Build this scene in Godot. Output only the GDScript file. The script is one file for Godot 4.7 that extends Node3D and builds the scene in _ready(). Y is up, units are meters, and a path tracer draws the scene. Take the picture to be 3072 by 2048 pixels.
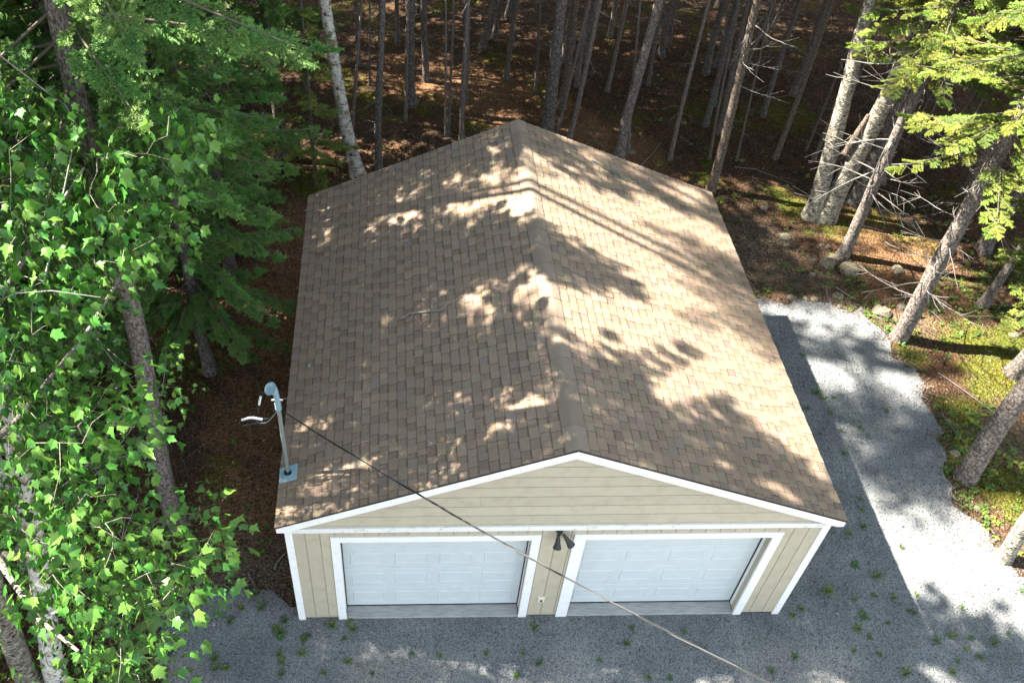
extends Node3D

# ---------------------------------------------------------------- helpers
var rng := RandomNumberGenerator.new()
var used := {}
var M := {}
var bump := FastNoiseLite.new()
var patch := FastNoiseLite.new()

func R(a: float, b: float) -> float:
	return rng.randf_range(a, b)

func lin(r: float, g: float, b: float) -> Color:
	return Color(r, g, b).linear_to_srgb()

func numbered(called: String) -> String:
	if not used.has(called):
		used[called] = 0
		return called
	used[called] += 1
	return "%s_%03d" % [called, used[called]]

func tag(o: Node, label := "", category := "", group := "", kind := "") -> Node:
	if label: o.set_meta("label", label)
	if category: o.set_meta("category", category)
	if group: o.set_meta("group", group)
	if kind: o.set_meta("kind", kind)
	return o

func thing(called: String, at: Vector3, label: String, category: String, group := "") -> Node3D:
	var o := Node3D.new()
	o.name = numbered(called)
	add_child(o)
	o.position = at
	tag(o, label, category, group)
	return o

func put(mesh: Mesh, called: String, m: Material, parent: Node) -> MeshInstance3D:
	var o := MeshInstance3D.new()
	o.name = numbered(called) if parent == self else called
	o.mesh = mesh
	if m: o.material_override = m
	parent.add_child(o, true)
	return o

func st_new() -> SurfaceTool:
	var st := SurfaceTool.new()
	st.begin(Mesh.PRIMITIVE_TRIANGLES)
	return st

func tri(st: SurfaceTool, a: Vector3, b: Vector3, c: Vector3) -> void:
	var n := (c - a).cross(b - a).normalized()
	st.set_normal(n); st.add_vertex(a)
	st.set_normal(n); st.add_vertex(b)
	st.set_normal(n); st.add_vertex(c)

# corners in clockwise order seen from outside
func quad(st: SurfaceTool, a: Vector3, b: Vector3, c: Vector3, d: Vector3) -> void:
	tri(st, a, b, c)
	tri(st, a, c, d)

func box(st: SurfaceTool, lo: Vector3, hi: Vector3) -> void:
	var p := []
	for i in 8:
		p.append(Vector3(hi.x if i & 1 else lo.x, hi.y if i & 2 else lo.y, hi.z if i & 4 else lo.z))
	quad(st, p[4], p[6], p[7], p[5])
	quad(st, p[1], p[3], p[2], p[0])
	quad(st, p[0], p[2], p[6], p[4])
	quad(st, p[5], p[7], p[3], p[1])
	quad(st, p[2], p[3], p[7], p[6])
	quad(st, p[0], p[4], p[5], p[1])

# box whose front (+z) edges are chamfered by c
func cbox(st: SurfaceTool, lo: Vector3, hi: Vector3, c: float) -> void:
	var f := [Vector3(lo.x + c, lo.y + c, hi.z), Vector3(lo.x + c, hi.y - c, hi.z), Vector3(hi.x - c, hi.y - c, hi.z), Vector3(hi.x - c, lo.y + c, hi.z)]
	var m := [Vector3(lo.x, lo.y, hi.z - c), Vector3(lo.x, hi.y, hi.z - c), Vector3(hi.x, hi.y, hi.z - c), Vector3(hi.x, lo.y, hi.z - c)]
	var b := [Vector3(lo.x, lo.y, lo.z), Vector3(lo.x, hi.y, lo.z), Vector3(hi.x, hi.y, lo.z), Vector3(hi.x, lo.y, lo.z)]
	quad(st, f[0], f[1], f[2], f[3])
	quad(st, b[3], b[2], b[1], b[0])
	for i in 4:
		var j := (i + 1) % 4
		quad(st, m[i], m[j], f[j], f[i])
		quad(st, b[i], b[j], m[j], m[i])

func cbox_mesh(lo: Vector3, hi: Vector3, c := 0.004) -> Mesh:
	var st := st_new()
	cbox(st, lo, hi, c)
	return st.commit()

func box_mesh(lo: Vector3, hi: Vector3) -> Mesh:
	var st := st_new()
	box(st, lo, hi)
	return st.commit()

# prism: outline in a plane (counter-clockwise seen from +w), extruded from w0 to w1; f maps (u, v, w) to a point
func prism(st: SurfaceTool, outline: PackedVector2Array, w0: float, w1: float, f: Callable) -> void:
	var n := outline.size()
	var t := Geometry2D.triangulate_polygon(outline)
	for i in range(0, t.size(), 3):
		tri(st, f.call(outline[t[i]], w1), f.call(outline[t[i + 2]], w1), f.call(outline[t[i + 1]], w1))
		tri(st, f.call(outline[t[i]], w0), f.call(outline[t[i + 1]], w0), f.call(outline[t[i + 2]], w0))
	for i in n:
		var j := (i + 1) % n
		quad(st, f.call(outline[i], w0), f.call(outline[i], w1), f.call(outline[j], w1), f.call(outline[j], w0))

# swept tube along points with radii; caps at the ends
func tube(st: SurfaceTool, pts: PackedVector3Array, rad: PackedFloat32Array, sides: int, rough := 0.0, cap := true) -> void:
	var n := pts.size()
	var ring := []
	var side := Vector3.RIGHT
	var len := 0.0
	for i in n:
		var d := (pts[mini(i + 1, n - 1)] - pts[maxi(i - 1, 0)]).normalized()
		if i == 0:
			side = Vector3.RIGHT if absf(d.x) < 0.8 else Vector3.BACK
		side = (side - d * side.dot(d)).normalized()
		var up := d.cross(side)
		if i > 0: len += pts[i].distance_to(pts[i - 1])
		var row := []
		for k in sides + 1:
			var a := TAU * (k % sides) / sides
			var o := side * cos(a) + up * sin(a)
			var q := 1.0
			if rough > 0.0:
				q += rough * bump.get_noise_3d(cos(a) * 40.0 + pts[0].x * 31.0, len * 60.0, sin(a) * 40.0 + pts[0].z * 17.0)
			row.append([pts[i] + o * rad[i] * q, o, Vector2(float(k) / sides, len)])
		ring.append(row)
	for i in n - 1:
		for k in sides:
			for c in [[i, k], [i + 1, k], [i + 1, k + 1], [i, k], [i + 1, k + 1], [i, k + 1]]:
				var v = ring[c[0]][c[1]]
				st.set_normal(v[1]); st.set_uv(v[2]); st.add_vertex(v[0])
	if cap:
		for e in [0, n - 1]:
			for k in sides:
				st.set_uv(Vector2.ZERO)
				if e == 0: tri(st, pts[0], ring[0][k][0], ring[0][k + 1][0])
				else: tri(st, pts[e], ring[e][k + 1][0], ring[e][k][0])

func rod(pts: Array, r0: float, r1: float, sides := 6) -> Mesh:
	var st := st_new()
	var rad := PackedFloat32Array()
	for i in pts.size():
		rad.append(lerpf(r0, r1, float(i) / maxf(1.0, pts.size() - 1.0)))
	tube(st, PackedVector3Array(pts), rad, sides)
	return st.commit()

# ---------------------------------------------------------------- materials
func noise_tex(type: int, freq: float, octaves: int, stops: Array, size := 512, sd := 1, ret := -1, warp := 0.0) -> NoiseTexture2D:
	var n := FastNoiseLite.new()
	n.noise_type = type
	n.frequency = freq
	n.seed = sd
	n.fractal_octaves = octaves
	if octaves <= 1: n.fractal_type = FastNoiseLite.FRACTAL_NONE
	if ret >= 0: n.cellular_return_type = ret
	if warp > 0.0:
		n.domain_warp_enabled = true
		n.domain_warp_amplitude = warp
	var t := NoiseTexture2D.new()
	t.width = size; t.height = size; t.seamless = true; t.noise = n
	var g := Gradient.new()
	g.offsets = PackedFloat32Array(stops.map(func(s): return s[0]))
	g.colors = PackedColorArray(stops.map(func(s): return s[1]))
	t.color_ramp = g
	return t

func normal_tex(type: int, freq: float, octaves: int, strength: float, size := 512, sd := 1, ret := -1) -> NoiseTexture2D:
	var n := FastNoiseLite.new()
	n.noise_type = type
	n.frequency = freq
	n.seed = sd
	n.fractal_octaves = octaves
	if octaves <= 1: n.fractal_type = FastNoiseLite.FRACTAL_NONE
	if ret >= 0: n.cellular_return_type = ret
	var t := NoiseTexture2D.new()
	t.width = size; t.height = size; t.seamless = true; t.noise = n
	t.as_normal_map = true; t.bump_strength = strength
	return t

func grey(v: float) -> Color:
	return Color(v, v, v)

func mat(c: Color, rough: float, tex: Texture2D = null, scale := 1.0, world := true) -> StandardMaterial3D:
	var m := StandardMaterial3D.new()
	m.albedo_color = c
	m.roughness = rough
	m.metallic_specular = 0.4
	if tex:
		m.albedo_texture = tex
		m.uv1_triplanar = true
		m.uv1_world_triplanar = world
		m.uv1_scale = Vector3.ONE * scale
	return m

func with_normal(m: StandardMaterial3D, t: Texture2D, k: float) -> StandardMaterial3D:
	m.normal_enabled = true
	m.normal_texture = t
	m.normal_scale = k
	return m

func bark_image(kind: String) -> ImageTexture:
	var w := 256
	var h := 512
	var im := Image.create(w, h, false, Image.FORMAT_RGB8)
	var a := FastNoiseLite.new(); a.seed = 11; a.frequency = 1.0; a.fractal_octaves = 4
	var b := FastNoiseLite.new(); b.seed = 23; b.frequency = 1.0; b.fractal_octaves = 3
	for y in h:
		for x in w:
			var ang := TAU * x / w
			# the image repeats along the trunk: walk a circle in the noise
			var va := TAU * y / h
			var cx := cos(ang)
			var sx := sin(ang)
			var c: Color
			if kind == "birch":
				var n := a.get_noise_3d(cx * 0.9 + 5.0, va * 1.6, sx * 0.9)
				var streak := b.get_noise_3d(cx * 1.1, va * 5.0, sx * 1.1)
				c = Color(0.78, 0.77, 0.74).lerp(Color(0.60, 0.55, 0.50), clampf(n * 1.6 + 0.25, 0, 1))
				c = c.lerp(Color(0.17, 0.15, 0.14), smoothstep(0.27, 0.42, streak))
				c = c.lerp(Color(0.50, 0.36, 0.25), 0.6 * smoothstep(0.30, 0.5, n))
			elif kind == "yellow_birch":
				var n2 := a.get_noise_3d(cx * 1.5, va * 2.4, sx * 1.5)
				var s2 := b.get_noise_3d(cx * 1.6, va * 10.0, sx * 1.6)
				c = Color(0.70, 0.67, 0.62).lerp(Color(0.50, 0.48, 0.44), clampf(n2 * 1.8 + 0.4, 0, 1))
				c = c.lerp(Color(0.24, 0.21, 0.19), smoothstep(0.12, 0.34, s2))
				c = c.lerp(Color(0.52, 0.56, 0.50), 0.5 * smoothstep(0.2, 0.45, -n2))
			else:
				var n3 := a.get_noise_3d(cx * 2.6, va * 2.6, sx * 2.6)
				var s3 := b.get_noise_3d(cx * 4.5 + 9.0, va * 4.5, sx * 4.5)
				c = Color(0.50, 0.47, 0.45).lerp(Color(0.27, 0.24, 0.22), clampf(n3 * 1.3 + 0.4, 0, 1))
				c = c.lerp(Color(0.63, 0.65, 0.61), 0.45 * smoothstep(0.14, 0.40, s3))
				c = c.lerp(Color(0.40, 0.29, 0.22), 0.35 * smoothstep(0.2, 0.42, -s3))
			var f := R(0.94, 1.06)
			im.set_pixel(x, y, Color(c.r * f, c.g * f, c.b * f))
	return ImageTexture.create_from_image(im)

func bark(kind: String, per_m: float, tint: Color, nk: float) -> StandardMaterial3D:
	var m := StandardMaterial3D.new()
	m.albedo_color = tint
	m.albedo_texture = M["img_" + kind]
	m.uv1_scale = Vector3(1, per_m, 1)
	m.roughness = 0.9
	m.metallic_specular = 0.25
	return with_normal(m, M.n_bark, nk)

func leafy(rough: float, back: Color) -> StandardMaterial3D:
	var m := StandardMaterial3D.new()
	m.vertex_color_use_as_albedo = true
	m.roughness = rough
	m.metallic_specular = 0.4
	m.cull_mode = BaseMaterial3D.CULL_DISABLED
	m.backlight_enabled = true
	m.backlight = back
	return m

func materials() -> void:
	var simplex := FastNoiseLite.TYPE_SIMPLEX_SMOOTH
	var cell := FastNoiseLite.TYPE_CELLULAR
	var val := FastNoiseLite.TYPE_VALUE
	M.n_grain = normal_tex(val, 0.35, 2, 6.0, 512, 4)
	M.n_bark = normal_tex(simplex, 0.045, 4, 10.0, 512, 8)
	var grain := noise_tex(val, 0.45, 2, [[0.0, grey(0.62)], [0.35, grey(0.84)], [0.65, grey(0.96)], [1.0, grey(1.0)]], 1024, 3)
	M.shingle = with_normal(mat(Color.WHITE, 0.95, grain, 0.6), M.n_grain, 0.5)
	M.shingle.vertex_color_use_as_albedo = true
	M.shingle.metallic_specular = 0.2
	var wash := noise_tex(simplex, 0.01, 5, [[0.0, grey(0.965)], [0.5, grey(0.985)], [1.0, grey(1.0)]], 512, 6)
	M.tan = []
	for k in 5:
		var f := 0.965 + 0.0175 * k
		M.tan.append(mat(lin(0.455 * f, 0.408 * f, 0.308 * f), 0.7, noise_tex(simplex, 0.012, 5, [[0.0, Color(0.93, 0.925, 0.90)], [0.45, grey(0.975)], [1.0, grey(1.0)]], 512, 66 + k), 0.55))
	var dirty := noise_tex(simplex, 0.02, 5, [[0.0, Color(0.92, 0.915, 0.90)], [0.35, Color(0.98, 0.98, 0.975)], [1.0, Color(1, 1, 1)]], 512, 9)
	M.white = mat(lin(0.82, 0.82, 0.81), 0.5, dirty, 0.6)
	M.belt_white = mat(lin(0.74, 0.74, 0.73), 0.65, noise_tex(simplex, 0.035, 5, [[0.0, Color(0.82, 0.81, 0.78)], [0.18, Color(0.90, 0.89, 0.87)], [0.28, Color(0.98, 0.98, 0.97)], [1.0, Color(1, 1, 1)]], 512, 19), 0.3)
	M.door = mat(lin(0.56, 0.605, 0.615), 0.45, wash, 0.5)
	M.black = mat(lin(0.012, 0.012, 0.013), 0.6)
	M.drip = mat(lin(0.03, 0.026, 0.024), 0.6)
	M.dark_stone = mat(lin(0.035, 0.034, 0.034), 0.9, grain, 1.0)
	M.sill = with_normal(mat(lin(0.36, 0.36, 0.35), 0.9, noise_tex(simplex, 0.012, 6, [[0.0, grey(0.82)], [0.4, grey(0.90)], [0.7, grey(0.96)], [1.0, Color(1, 0.98, 0.95)]], 512, 12), 0.8), M.n_grain, 0.4)
	M.sill.uv1_scale = Vector3(0.5, 3.0, 3.0)
	M.steel = mat(lin(0.25, 0.29, 0.285), 0.45, wash, 2.0)
	M.steel.metallic = 0.35
	M.cast = mat(lin(0.22, 0.33, 0.38), 0.45, wash, 3.0)
	M.rubber = mat(lin(0.015, 0.016, 0.018), 0.55)
	M.wire_black = mat(lin(0.012, 0.012, 0.013), 0.65)
	M.wire_bare = mat(lin(0.07, 0.07, 0.07), 0.6)
	M.tape = mat(lin(0.7, 0.7, 0.7), 0.5)
	M.cream = mat(lin(0.62, 0.58, 0.45), 0.55)
	M.lamp = mat(lin(0.03, 0.031, 0.033), 0.45)
	M.lamp_glass = mat(lin(0.16, 0.17, 0.18), 0.2)
	# ground
	var litter := noise_tex(cell, 0.055, 3, [[0.0, grey(0.42)], [0.3, grey(0.68)], [0.6, grey(0.90)], [1.0, Color(1, 0.97, 0.93)]], 1024, 31, FastNoiseLite.RETURN_CELL_VALUE, 30.0)
	M.floor = with_normal(mat(Color.WHITE, 1.0, litter, 0.45), normal_tex(simplex, 0.06, 5, 14.0, 512, 15), 0.9)
	M.floor.vertex_color_use_as_albedo = true
	M.floor.metallic_specular = 0.1
	var stones := noise_tex(cell, 0.11, 1, [[0.0, Color(0.50, 0.51, 0.52)], [0.3, Color(0.76, 0.77, 0.78)], [0.65, Color(0.91, 0.92, 0.93)], [1.0, Color(1, 1, 1)]], 1024, 41, FastNoiseLite.RETURN_CELL_VALUE)
	M.gravel = with_normal(mat(Color.WHITE, 0.95, stones, 0.8), normal_tex(cell, 0.11, 1, 8.0, 1024, 41, FastNoiseLite.RETURN_DISTANCE), 0.8)
	M.gravel.vertex_color_use_as_albedo = true
	M.gravel.metallic_specular = 0.2
	M.stone = mat(Color.WHITE, 0.9, noise_tex(simplex, 0.03, 5, [[0.0, grey(0.6)], [1.0, grey(1.0)]], 256, 51), 4.0)
	M.stone.vertex_color_use_as_albedo = true
	M.rock = with_normal(mat(lin(0.20, 0.185, 0.155), 0.95, noise_tex(simplex, 0.02, 6, [[0.0, Color(0.40, 0.38, 0.34)], [0.4, Color(0.75, 0.73, 0.69)], [0.6, Color(0.90, 0.87, 0.82)], [1.0, Color(1, 1, 1)]], 512, 53), 1.7), M.n_bark, 0.5)
	# plants
	M.img_birch = bark_image("birch")
	M.img_yellow_birch = bark_image("yellow_birch")
	M.img_spruce = bark_image("spruce")
	M.birch = bark("birch", 0.55, lin(0.95, 0.95, 0.95), 0.15)
	M.yellow_birch = bark("yellow_birch", 0.6, lin(0.9, 0.9, 0.88), 0.5)
	M.spruce = bark("spruce", 0.8, lin(0.80, 0.81, 0.84), 0.45)
	M.pale_spruce = bark("spruce", 0.8, lin(1.0, 0.99, 1.0), 0.45)
	M.red_bark = bark("spruce", 0.8, lin(0.88, 0.80, 0.73), 0.5)
	M.maple_bark = bark("yellow_birch", 0.4, lin(0.62, 0.62, 0.6), 0.6)
	M.twig = mat(lin(0.22, 0.20, 0.185), 0.9, noise_tex(simplex, 0.03, 4, [[0.0, grey(0.55)], [1.0, grey(1.0)]], 256, 61), 3.0)
	M.pale_twig = mat(lin(0.29, 0.275, 0.255), 0.85, noise_tex(simplex, 0.03, 4, [[0.0, grey(0.6)], [1.0, grey(1.0)]], 256, 62), 3.0)
	M.lichen = mat(lin(0.22, 0.26, 0.19), 0.95, noise_tex(simplex, 0.05, 4, [[0.0, grey(0.5)], [1.0, grey(1.0)]], 256, 63), 5.0)
	M.wood = mat(lin(0.10, 0.08, 0.065), 0.95)
	M.needle = leafy(0.6, lin(0.04, 0.08, 0.01))
	M.leaf = leafy(0.34, lin(0.055, 0.13, 0.012))
	M.weed = leafy(0.5, lin(0.06, 0.12, 0.02))
	M.dead_leaf = leafy(0.8, lin(0.02, 0.015, 0.01))
	M.dead_leaf.backlight_enabled = false

# ---------------------------------------------------------------- ground
var gravel_edge := PackedVector2Array()

func height(x: float, z: float) -> float:
	var open := 0.0
	# distance outside the flat yard round the garage
	var dx := maxf(maxf(-5.6 - x, x - 8.2), 0.0)
	var dz := maxf(maxf(-9.2 - z, z - 30.0), 0.0)
	var d := sqrt(dx * dx + dz * dz)
	var k := smoothstep(0.0, 2.5, d)
	open = bump.get_noise_2d(x * 14.0, z * 14.0) * 0.16 + bump.get_noise_2d(x * 55.0, z * 55.0) * 0.05
	return k * open + 0.012 * bump.get_noise_2d(x * 110.0, z * 110.0) * smoothstep(0.0, 0.3, absf(d) + 0.3)

func floor_color(x: float, z: float) -> Color:
	var n := patch.get_noise_2d(x * 3.0, z * 3.0)
	var n2 := patch.get_noise_2d(x * 9.0 + 90.0, z * 9.0)
	var n3 := patch.get_noise_2d(x * 22.0, z * 22.0 + 50.0)
	var c := Color(0.098, 0.066, 0.046).lerp(Color(0.132, 0.076, 0.047), clampf(0.5 + n2 * 1.4, 0, 1))
	c = c.lerp(Color(0.060, 0.047, 0.036), clampf(n3 * 1.5, 0, 1))
	var moss := n * 1.1 + n3 * 0.7 - 0.22
	for s in moss_spots:
		var d: float = Vector2(x - s[0], z - s[1]).length() / s[2]
		moss += 1.0 * maxf(0.0, 1.0 - d * d)
	c = c.lerp(Color(0.135, 0.130, 0.022).lerp(Color(0.09, 0.12, 0.02), clampf(n2 + 0.5, 0, 1)), smoothstep(0.1, 0.5, moss) * 0.85)
	for s in sunlit_litter_spots:  # needle litter painted brighter to stand in for sun patches
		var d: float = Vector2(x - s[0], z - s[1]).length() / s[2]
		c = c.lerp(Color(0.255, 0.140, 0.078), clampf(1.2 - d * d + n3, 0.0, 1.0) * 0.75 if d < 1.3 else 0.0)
	# trampled mineral soil beside the drive and behind the garage
	var soil := 0.0
	for s in soil_spots:
		var d: float = Vector2(x - s[0], z - s[1]).length() / s[2]
		soil += maxf(0.0, 1.0 - d * d)
	c = c.lerp(Color(0.145, 0.115, 0.088), clampf(soil + n3 * 0.6, 0, 1) * 0.75 if soil > 0.0 else 0.0)
	return c

var moss_spots := [[10.6, -6.4, 1.2], [11.4, -5.4, 1.1], [10.0, -5.2, 0.7], [9.6, -10.2, 0.9], [10.4, -9.6, 0.9], [8.5, -10.0, 0.5], [7.9, -11.0, 0.6], [7.4, -11.6, 0.5], [2.2, -16.2, 0.9], [1.6, -16.8, 0.7], [2.8, -14.6, 0.6], [-4.6, -12.2, 0.8], [-4.2, -11.8, 0.5], [-5.4, -2.8, 0.5], [-5.6, -3.2, 0.4], [-7.0, -6.4, 0.8], [-6.6, -6.0, 0.5], [8.9, -4.3, 0.5], [9.2, -2.2, 0.8], [5.8, -12.3, 0.5], [6.1, -12.9, 0.5], [8.6, -5.8, 0.35], [12.5, -8.0, 0.9], [8.9, -3.4, 0.5], [-2.2, -12.8, 0.9]]
var sunlit_litter_spots := [[-4.9, -2.2, 1.2], [-5.1, -4.4, 1.3], [-4.8, -6.4, 1.2], [-5.0, -8.2, 1.2], [-7.3, -7.0, 1.3], [-4.9, -10.2, 1.2], [0.6, -16.6, 1.6], [-1.6, -17.4, 1.5], [3.6, -13.6, 1.4], [2.6, -14.9, 1.2], [9.6, -9.6, 1.2], [9.2, -7.6, 1.0]]  # spots where sunlight is painted into the litter colour
var soil_spots := [[5.7, -8.7, 1.4], [6.8, -8.9, 1.2], [7.4, -8.1, 0.8], [6.4, -10.0, 0.9], [-4.6, -1.0, 0.9], [9.6, -3.6, 0.9], [9.0, -0.9, 0.9], [5.2, -9.8, 1.0], [8.9, -6.9, 0.7], [-5.2, -0.5, 0.8]]

func make_ground() -> void:
	var gx := PackedFloat32Array()
	var gz := PackedFloat32Array()
	for v in [-400.0, -150.0, -70.0, -45.0, -32.0, -24.0, -20.0]: gx.append(v)
	var q := -17.0
	while q <= 21.0: gx.append(q); q += 0.25
	for v in [24.0, 30.0, 45.0, 80.0, 160.0, 400.0]: gx.append(v)
	for v in [-400.0, -150.0, -80.0, -50.0, -36.0, -30.0]: gz.append(v)
	q = -26.0
	while q <= 4.0: gz.append(q); q += 0.25
	for v in [6.0, 10.0, 18.0, 40.0, 120.0, 400.0]: gz.append(v)
	var st := st_new()
	for j in gz.size():
		for i in gx.size():
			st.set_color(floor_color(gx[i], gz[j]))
			st.add_vertex(Vector3(gx[i], height(gx[i], gz[j]), gz[j]))
	var w := gx.size()
	for j in gz.size() - 1:
		for i in w - 1:
			var a := j * w + i
			for k in [a, a + 1, a + w + 1, a, a + w + 1, a + w]: st.add_index(k)
	st.generate_normals()
	tag(put(st.commit(), "forest_floor", M.floor, self), "brown needle and moss covered forest floor around the garage", "", "", "structure")

	# gravel yard: outline with an uneven edge, filled with points so that it can carry patches of tone
	var line := [[3.8, -7.75], [5.7, -7.62], [6.35, -7.46], [7.2, -7.38], [7.83, -7.2], [8.13, -6.71], [8.23, -6.11], [8.42, -5.29], [8.43, -4.58], [8.23, -3.69], [7.96, -2.86], [7.94, -1.98], [8.08, -1.34], [8.46, -0.73], [10.5, 1.5], [13.0, 8.0], [14.0, 30.0], [-8.0, 30.0], [-7.2, 8.0], [-6.5, 3.0], [-6.06, 1.05], [-6.17, 0.19], [-6.07, -0.27], [-5.54, -0.55], [-4.95, -0.62], [-4.35, -0.49], [-3.9, -0.25], [3.8, -0.25]]
	for i in line.size():
		var a := Vector2(line[i][0], line[i][1])
		var b := Vector2(line[(i + 1) % line.size()][0], line[(i + 1) % line.size()][1])
		var steps := maxi(1, int(a.distance_to(b) / 0.07))
		for k in mini(steps, 60):
			var p := a.lerp(b, float(k) / mini(steps, 60))
			var inside := absf(p.x) <= 3.95 and p.y < -0.1
			if not inside: p += Vector2(0.30 * patch.get_noise_2d(p.x * 14.0, p.y * 14.0) + R(-0.03, 0.03), 0.30 * patch.get_noise_2d(p.x * 14.0 + 70.0, p.y * 14.0) + R(-0.03, 0.03))
			gravel_edge.append(p)
	var pts := gravel_edge.duplicate()
	var x := -6.4
	while x < 9.0:
		var z := -7.6
		while z < 4.0:
			var p := Vector2(x + R(-0.05, 0.05), z + R(-0.05, 0.05))
			if Geometry2D.is_point_in_polygon(p, gravel_edge): pts.append(p)
			z += 0.3
		x += 0.3
	var t := Geometry2D.triangulate_delaunay(pts)
	st = st_new()
	for p in pts:
		var n := patch.get_noise_2d(p.x * 11.0 + 7.0, p.y * 11.0)
		var n2 := patch.get_noise_2d(p.x * 3.5, p.y * 3.5 + 30.0)
		var c := Color(0.192, 0.200, 0.203).lerp(Color(0.262, 0.266, 0.264), clampf(0.5 + n * 1.1, 0, 1))
		c = c.lerp(Color(0.40, 0.37, 0.32), clampf(n2 * 1.6 - 0.15, 0, 0.55) * smoothstep(0.3, 0.9, p.y))
		st.set_color(c)
		st.add_vertex(Vector3(p.x, 0.03 + 0.012 * n, p.y))
	for i in range(0, t.size(), 3):
		var mid := (pts[t[i]] + pts[t[i + 1]] + pts[t[i + 2]]) / 3.0
		if not Geometry2D.is_point_in_polygon(mid, gravel_edge): continue
		var k := [t[i], t[i + 1], t[i + 2]]
		if (pts[k[1]] - pts[k[0]]).cross(pts[k[2]] - pts[k[0]]) < 0: k = [k[0], k[2], k[1]]
		for v in k: st.add_index(v)
	st.generate_normals()
	tag(put(st.commit(), "gravel_yard", M.gravel, self), "grey crushed stone yard in front of and beside the garage", "", "", "structure")

func scatter(called: String, mesh: Mesh, list: Array, colors: Array, parent: Node, m: Material = null) -> MultiMeshInstance3D:
	var mm := MultiMesh.new()
	mm.transform_format = MultiMesh.TRANSFORM_3D
	mm.use_colors = true
	mm.mesh = mesh
	mm.instance_count = list.size()
	for i in list.size():
		mm.set_instance_transform(i, list[i])
		mm.set_instance_color(i, colors[i])
	var o := MultiMeshInstance3D.new()
	o.name = numbered(called) if parent == self else called
	o.multimesh = mm
	if m: o.material_override = m
	parent.add_child(o, true)
	return o

func turned(at: Vector3, s: Vector3, tilt := 3.0) -> Transform3D:
	var b := Basis.from_euler(Vector3(R(-tilt, tilt), R(0, TAU), R(-tilt, tilt)))
	return Transform3D(b * Basis.from_scale(s), at)

func pebble_mesh() -> Mesh:
	var st := st_new()
	var v := [Vector3(1, 0, 0.1), Vector3(-1, 0.1, 0), Vector3(0, 0.7, 0), Vector3(0.1, -0.7, 0), Vector3(0, 0.1, 0.8), Vector3(-0.1, 0, -0.8)]
	for f in [[0, 2, 4], [4, 2, 1], [1, 2, 5], [5, 2, 0], [0, 4, 3], [4, 1, 3], [1, 5, 3], [5, 0, 3]]:
		tri(st, v[f[0]], v[f[2]], v[f[1]])
	return st.commit()

func scrap_mesh() -> Mesh:
	var st := st_new()
	var a := Vector3(-1, 0.1, 0); var b := Vector3(-0.2, 0.0, 0.55); var c := Vector3(1, 0.25, 0.05); var d := Vector3(-0.1, 0.12, -0.5); var m := Vector3(0, -0.12, 0)
	tri(st, a, b, m); tri(st, b, c, m); tri(st, c, d, m); tri(st, d, a, m)
	return st.commit()

func rosette(blades: int, len: float, width: float, rise: float, sd: int) -> Mesh:
	rng.seed = sd
	var st := st_new()
	for i in blades:
		var a := TAU * i / blades + R(-0.4, 0.4)
		var d := Vector3(cos(a), 0, sin(a))
		var s := Vector3(-sin(a), 0, cos(a))
		var l := len * R(0.55, 1.1)
		var up := R(0.25, 1.0) * rise
		var p0 := Vector3.ZERO
		var p1 := d * l * 0.45 + Vector3.UP * up * 0.75 * l
		var p2 := d * l + Vector3.UP * up * 0.55 * l
		var w := width * R(0.7, 1.3)
		st.set_color(Color(1, 1, 1).lerp(Color(0.6, 0.75, 0.6), R(0, 1)))
		quad(st, p0 - s * w * 0.3, p0 + s * w * 0.3, p1 + s * w, p1 - s * w)
		tri(st, p1 - s * w, p1 + s * w, p2)
	return st.commit()

# ---------------------------------------------------------------- garage
const HALF := 3.96
const EAVE_X := 4.05
const EAVE_Y := 2.94
const RIDGE_Y := 4.65
const FRONT := 0.138
const BACK := -7.63

func slope_point(sgn: float, s: float, n: float, z: float) -> Vector3:
	# s metres up the slope from the eave, n metres above the roof plane
	var len := Vector2(EAVE_X, RIDGE_Y - EAVE_Y).length()
	var ux := -EAVE_X / len
	var uy := (RIDGE_Y - EAVE_Y) / len
	return Vector3(sgn * (EAVE_X + ux * s + uy * n), EAVE_Y + uy * s - ux * n, z)

func shingle(st: SurfaceTool, sgn: float, s0: float, s1: float, za: float, zb: float, low: float, high: float, c: Color, band: float) -> void:
	st.set_color(c)
	var g := 0.0022
	var a := slope_point(sgn, s0, low, za - g); var b := slope_point(sgn, s0, low, zb + g)
	var d := slope_point(sgn, s1, high, za - g); var e := slope_point(sgn, s1, high, zb + g)
	var a0 := slope_point(sgn, s0, -0.004, za - g); var b0 := slope_point(sgn, s0, -0.004, zb + g)
	var d0 := slope_point(sgn, s1, -0.004, za - g); var e0 := slope_point(sgn, s1, -0.004, zb + g)
	# band of darker granules that also paints in the next course's shadow line
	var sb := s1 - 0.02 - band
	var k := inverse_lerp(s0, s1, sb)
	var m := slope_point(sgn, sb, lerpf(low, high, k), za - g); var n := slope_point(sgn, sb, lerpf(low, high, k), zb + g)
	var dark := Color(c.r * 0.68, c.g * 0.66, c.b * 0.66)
	var edge := Color(0.10, 0.082, 0.066)
	if sgn > 0.0:
		quad(st, a, m, n, b)
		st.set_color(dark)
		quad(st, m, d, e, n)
		st.set_color(edge)
		quad(st, a0, a, b, b0); quad(st, a0, d0, d, a); quad(st, b, e, e0, b0)
	else:
		quad(st, b, n, m, a)
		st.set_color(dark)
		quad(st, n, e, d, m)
		st.set_color(edge)
		quad(st, b0, b, a, a0); quad(st, a, d, d0, a0); quad(st, b0, e0, e, b)

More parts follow.
